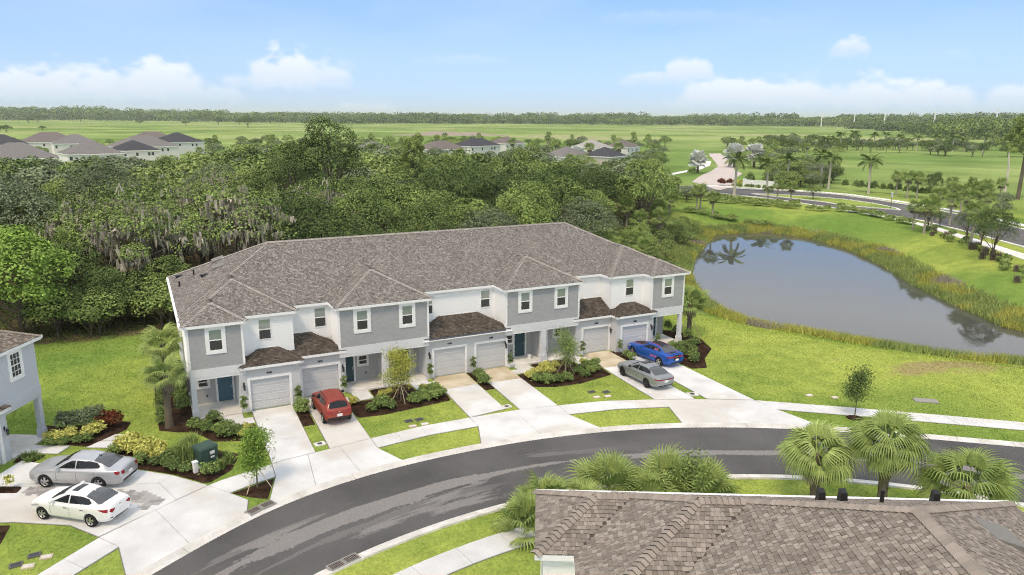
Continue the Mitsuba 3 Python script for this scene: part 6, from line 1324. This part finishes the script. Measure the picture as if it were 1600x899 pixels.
for a in ((('wide grey brown roofed house at the left edge beyond the wood'), -37, 228, 8, 21, 17), ('white house with brown roof second from the left beyond the wood', -18, 250, 14, 17, 17), ('white house with grey brown roof in the middle of the left far group', -1, 306, 20, 23, 17), ('house with dark roof at the right end of the left far group', 15, 358, 20, 19, 17, 5.6, DR), ('white house with dark roof left of the middle of the far group', -4.5, 272, 18, 13, 16, 5.6, DR), ('dark roofed house in the back row at the left edge', -57, 345, 5, 22, 16, 5.6, DR), ('house with reddish brown roof in the back row at the left', -40, 378, 8, 24, 17, 5.6, 'brown_roof_material'), ('house with brown roof in the back row behind the left group', 5, 396, 14, 22, 16, 5.6, 'brown_roof_material'), ('grey brown roofed house in the back row between the reddish roof and the dark one', -28, 352, 8, 18, 15)): house(*a)
for a in (('house with grey brown roof just right of the slender pine', 78, 238, 20, 15, 12), ('white house with brown roof behind the middle of the wood', 108, 243, 22, 18, 12, 5.6, 'brown_roof_material'), ('dark roofed house behind the middle of the wood', 136, 270, 24, 20, 12, 5.6, DR), ('white house with brown roof at the right end of the middle group', 163, 294, 26, 15, 12, 5.6, 'brown_roof_material'),
          ('grey roofed house left of the beige one beyond the dark oaks', 128, 176, 28, 13, 12), ('beige house with dark roof beyond the dark oaks', 141, 172, 30, 12, 11, 5.6, DR, 'beige_wall_material'), ('pale roofed house behind the beige one', 174, 232, 32, 15, 12, 5.8, 'pale_roof_material'), ('white house with brown roof right of the pale roofed one', 193, 236, 34, 15, 11, 5.6, 'brown_roof_material')): house(*a)
for x, y, w in ((415, 3050, 60), (560, 3300, 70)): house('large white house far across the pasture on the left' if x < 500 else 'second white house far across the pasture on the left', x, y, 5, w, 26, 14, 'pale_roof_material', 'paint_white_material', (), 6)

# ------------------------------------------------------------------ trees round the houses and far away
T2 = 'trees in the scrub belt before the pasture'
def az_pos(px, D): a = YAW + math.atan((px - 800) / 1166.4); return CAM[0] + D * math.sin(a), CAM[1] + D * math.cos(a)
taken = []
for k in range(3000):
    if len(taken) > 296: break
    px = r1.uniform(-60, 1300) if k % 3 else r1.uniform(560, 1260); D = r1.uniform(215, 520)
    lo = 300 if px < 330 else 215
    if D < lo or (px < 330 and D < 440 and r1.random() < .75): continue
    x, y = az_pos(px, D)
    if px > 1010 and D < 270: continue
    if px > 1230 and (D < 400 or D > 470): continue
    if any((x - a) ** 2 + (y - b) ** 2 < 46 for a, b in taken): continue
    if any(math.hypot(x - a, y - b) < 13 for a, b in ((-36, 226), (-19, 250), (-2, 308), (12.6, 362), (-55, 345), (-40, 380), (2, 392), (78, 238), (108, 243), (136, 270), (163, 294), (128, 176), (141, 172), (174, 232), (193, 236), (-8, 268))): continue
    if LineString([(132, 105), (179, 161), (254, 247), (312, 323)]).distance(Point(x, y)) < 18: continue
    taken.append((x, y)); s = r1.uniform(.5, .92)
    if r1.random() < .22: plant('cabbage_palm', SABAL[r1.integers(1, 3)], x, y, r1.uniform(0, 360), r1.uniform(.9, 1.2), 'small palm in the scrub belt before the pasture', 'palm tree', T2)
    else: plant('scrub_tree', FAROAK[r1.choice([1, 3, 3, 4, 0, 5, 6])], x, y, r1.uniform(0, 360), s, 'small green tree in the scrub belt before the pasture', 'tree', T2, s * .8)
for k in range(190):      # right of the entry road, before the open field
    px = r1.uniform(1000, 1300); D = r1.uniform(172 if px < 1075 else 218, 310); x, y = az_pos(px, D)
    if LineString([(132, 105), (179, 161), (254, 247), (312, 323)]).distance(Point(x, y)) < 17: continue
    s = r1.uniform(.4, .75); plant('scrub_tree', FAROAK[r1.choice([1, 3, 4, 0, 5, 6])], x, y, r1.uniform(0, 360), s, 'green tree beside the brick entry road', 'tree', 'trees beside the brick entry road', s * .8)
for x, y, h in ((397.9, 289.6, 11), (425.4, 301.5, 11.5), (419.6, 282.3, 10.5), (446.1, 294.6, 10.6), (418.3, 263.1, 10), (412.1, 247.0, 10), (423.0, 243.2, 10.3), (416.8, 228.3, 10.6), (418.6, 211.7, 12.0), (423.6, 225.9, 8.5), (350, 260, 9), (372, 275, 9)): fit(ROYAL, x, y, h, 8.8, 'royal_palm', 'palm in the row across the open field at the right', 'palm tree', 'palms across the open field', h / 8.8)
for x, y in along([(330, 287), (372, 270), (410, 256), (447, 244), (520, 217)], 4.5, 1.2): plant('field_tree', FAROAK[r1.choice([0, 2, 4])], x, y, r1.uniform(0, 360), r1.uniform(.4, .8), 'dark round tree in the row across the open field', 'tree', 'dark trees across the open field', r1.uniform(.4, .75))
for k in range(60):
    px = r1.uniform(1180, 1640); D = r1.uniform(430, 620); x, y = az_pos(px, D); plant('field_tree', FAROAK[r1.choice([0, 1, 2, 4, 5])], x, y, r1.uniform(0, 360), r1.uniform(.5, 1.0), 'green tree in the belt behind the open field', 'tree', 'trees in the belt behind the open field', r1.uniform(.5, .85))
for px, D, s in ((350, 1500, 1.4), (395, 1200, 1.5), (382, 1480, 1.0), (430, 1700, 1.5), (25, 900, .7), (15, 980, .6), (80, 1000, .5), (300, 1400, .8), (230, 1500, .8), (60, 1700, 1.2), (75, 1900, 1.6), (140, 2000, 1.5), (310, 2100, 1.6), (180, 2100, 1.3)): 
    x, y = az_pos(px, D); plant('pasture_tree', FAROAK[2], x, y, r1.uniform(0, 360), s * 1.6, 'lone dark tree standing in the far pasture', 'tree', 'lone trees in the far pasture', s * 1.1)
def clump(fam, tone, L, Dp, H, n, size):
    P = PB(); m = 46; c = np.c_[r1.uniform(-L / 2, L / 2, m), r1.uniform(-Dp / 2, Dp / 2, m), r1.uniform(.35, .78, m) * H]; rr = r1.uniform(.16, .30, m) * H
    k = r1.integers(0, m, n); d = r1.normal(0, 1, (n, 3)); d[:, 2] = np.abs(d[:, 2]) - .3; d /= np.linalg.norm(d, axis=1, keepdims=True); p = c[k] + d * rr[k][:, None] * [1.5, 1.5, 1]; q = r1.random(n) < .3; p[q, 2] *= r1.uniform(0, 1, q.sum())
    lt = r1.normal(0, .16, m); P.leaves(p, d + [0, 0, .3], size, r1, tn(fam, tone + lt[k] + r1.normal(0, .12, n)), r1.uniform(.75, 1.2, n), spread=.6); return {'mass': P.out()}
FARW = [proto(f'far_wood_{k}', clump(f, t, 90, 34, 24, 2600, 3.4)) for k, (f, t) in enumerate(((0, .26), (0, .36), (8, .7), (0, .45)))]
labels['far_wood'] = {'kind': 'stuff', 'label': 'dark line of distant woods along the horizon'}; _used.add('far_wood')
for D0, step, sc in ((1850, 62, 1.0), (2050, 62, 1.1), (2300, 70, 1.15), (2700, 80, 1.3)):
    for a in np.arange(-22, 76, math.degrees(step / D0)):
        D = D0 + r1.normal(0, 40) + (700 if a < 12 else 0) * np.clip((12 - a) / 15, 0, 1); A = math.radians(a); s = sc * r1.uniform(.8, 1.12) * (1.0 + .25 * np.clip((a - 55) / 8, 0, 1)) * (1 + .35 * np.clip((12 - a) / 15, 0, 1))
        plant('far_wood', FARW[r1.choice(4)], CAM[0] + D * math.sin(A), CAM[1] + D * math.cos(A), -a + r1.normal(0, 12) + 180 * r1.integers(2), s, z=0, stuff_of='far_wood', sz=s * r1.uniform(.66, 1.12))
for k in range(60):
    a = r1.uniform(50.5, 70); D = r1.uniform(820, 1250) + 25 * max(0, 57 - a) * 4; A = math.radians(a); s = r1.uniform(.45, .68) * (1.15 if a > 57 else .8)
    plant('far_wood', FARW[r1.choice(4)], CAM[0] + D * math.sin(A), CAM[1] + D * math.cos(A), -a + r1.normal(0, 15), s, z=0, stuff_of='far_wood', sz=s * r1.uniform(1.0, 1.4))
bs('pole_material', rough((.85, .85, .83), .7, .3))
for x, y, h, lab in ((926.4, 591.1, 30, 'tall pale utility pole second from the right'), (937.2, 518.8, 31, 'tallest pale utility pole farthest right'), (1067.1, 771.7, 30, 'tall pale utility pole third from the right'), (1311, 1027.5, 29, 'pale utility pole fourth from the right'), (1346, 1140, 31, 'pale utility pole fifth from the right'), (1462, 1310, 29, 'pale utility pole sixth from the right'), (1473, 1443, 30, 'leftmost pale utility pole of the line')):
    k = thing('utility_pole', lab, 'utility pole'); put('pole', MB().tube([(x, y, 0), (x + .3, y, h)], [1.15, .75], 8).out(), 'pole_material', k); put('crossarm', MB().box(x - .9, x + .9, y - .15, y + .15, h - 3.2, h - 2.9).out(), 'pole_material', k)
def mound(x, y):
    t = ((x - 279) * .92 - (y - 653) * .38) / 60; n = ((x - 279) * .38 + (y - 653) * .92) / 16; return 3.2 * np.clip(1 - t ** 2, 0, 1) * np.exp(-n ** 2) * (.45 + meshkit.noise(np.stack([x * .05, y * .05, x * 0], -1)))
gxm, gym = np.meshgrid(np.linspace(190, 368, 60), np.linspace(590, 716, 30), indexing='ij'); zz = mound(gxm, gym) - .25; i, j = np.meshgrid(np.arange(59), np.arange(29), indexing='ij')
bs('dirt_material', dif((.36, .31, .24))); put('dirt_mound', (np.c_[gxm.ravel(), gym.ravel(), zz.ravel()], np.stack([i * 30 + j, (i + 1) * 30 + j, (i + 1) * 30 + j + 1, i * 30 + j + 1], -1).reshape(-1, 4)), 'dirt_material', smooth=True, kind='structure', label='long pale heap of dirt in the pasture')

# ------------------------------------------------------------------ reeds on the pond banks, grass on the lawns
def blades(p, h, w, lean, fam_tone, br, rng):
    n = len(p); a = rng.uniform(0, 6.28, n); s = np.c_[np.cos(a), np.sin(a), np.zeros(n)] * np.broadcast_to(w, n)[:, None]; l = np.c_[rng.normal(0, lean, n), rng.normal(0, lean, n), np.ones(n)] * np.broadcast_to(h, n)[:, None]
    v = np.stack([p - s, p + s, p + l], 1).reshape(-1, 3); return (v, np.arange(3 * n).reshape(-1, 3)), np.c_[np.repeat(np.broadcast_to(fam_tone, n), 3), np.repeat(np.broadcast_to(br, n), 3)]
ring = POND.buffer(7.0).difference(POND.buffer(-.5)); nb = 170000; x0, y0, x1, y1 = ring.bounds
p = np.c_[r1.uniform(x0, x1, nb * 7), r1.uniform(y0, y1, nb * 7)]; sd = pond_dist(p[:, 0], p[:, 1]); den = np.clip(1.35 - np.abs(sd - 1.3) / 2.3, 0, 1) * np.clip(meshkit.fbm(np.c_[p * .35, p[:, 0] * 0], 3) * 2.4 - .55, 0.05, 1)
ok = (sd > -.5) & (sd < 7.0) & (r1.random(len(p)) < den); p = p[ok][:nb]; sd = sd[ok][:nb]; z = height(p[:, 0], p[:, 1]); f2 = meshkit.fbm(np.c_[p * .18, p[:, 0] * 0 + 4], 3)
far_ = 1 + .6 * (np.hypot(p[:, 0] - CAM[0], p[:, 1] - CAM[1]) > 90)
tone = np.where(f2 > .69, tn(1, .25 + r1.normal(0, .12, len(p))), np.where(f2 > .47, tn(3, .3 + r1.normal(0, .15, len(p))), tn(7, .55 + r1.normal(0, .2, len(p)))))
m, t = blades(np.c_[p, z], r1.uniform(.35, .95, len(p)), .035 * far_, .28, tone, r1.uniform(.7, 1.2, len(p)), r1)
put('bank_reeds', m, 'plant_material', uv=t, kind='stuff', label='yellow green reeds and grass along the pond banks')
hard = unary_union([unary_union(_slabs), ROAD.buffer(.58)] + BEDS + [sbox(UL - .2, -.2, UR + .2, 16), Polygon([(M_ @ np.r_[q, 0, 1])[:2] for q in ((UL, -.2), (UR, -.2), (UR, 16), (UL, 16))]) if False else Point(0, -999)])
for M_ in (MN, ML): hard = hard.union(Polygon([(M_ @ np.array([a, b, 0, 1.0]))[:2] for a, b in ((UL, -.2), (UR, -.2), (UR, 16), (UL, 16))]))
shapely.prepare(hard)
def scatter(n, box_, keep_):
    q = np.c_[r1.uniform(box_[0], box_[1], n), r1.uniform(box_[2], box_[3], n)]; d = q - CAM[:2]; dist = np.hypot(*d.T); az = np.degrees(np.arctan2(d[:, 0], d[:, 1])) - math.degrees(YAW)
    return q[(np.abs(az) < 37) & (r1.random(n) < np.clip((36 / dist) ** 2, 0, 1)) & (dist < 95) & (dist > 20)]
q = scatter(620000, (-26, 70, -28, 30), None); q = q[~shapely.contains_xy(hard, q[:, 0], q[:, 1])]; q = q[pond_dist(q[:, 0], q[:, 1]) > 4]; dist = np.hypot(*(q - CAM[:2]).T)
m, t = blades(np.c_[q, height(q[:, 0], q[:, 1])], r1.uniform(.03, .085, len(q)) * np.clip(dist / 45, .9, 1.5), .022 * dist / 45, .5, tn(6, r1.uniform(.1, .9, len(q))), r1.uniform(.72, 1.35, len(q)), r1)
put('lawn_grass', m, 'plant_material', uv=t, kind='stuff', label='short green grass blades of the lawns')

# ------------------------------------------------------------------ the air
if HAZE:
    scene['haze_medium'] = {'type': 'homogeneous', 'albedo': {'type': 'rgb', 'value': [.95, .955, .965]}, 'sigma_t': HAZE, 'phase': {'type': 'hg', 'g': .3}}
    scene['haze'] = {'type': 'cube', 'to_world': T().translate([500, 500, 28]).scale([16500, 16500, 34]), 'bsdf': {'type': 'null'}, 'interior': {'type': 'ref', 'id': 'haze_medium'}}
    scene['camera']['medium'] = {'type': 'ref', 'id': 'haze_medium'}
    labels['haze'] = {'kind': 'stuff', 'label': 'thin pale haze over the far pasture and woods'}
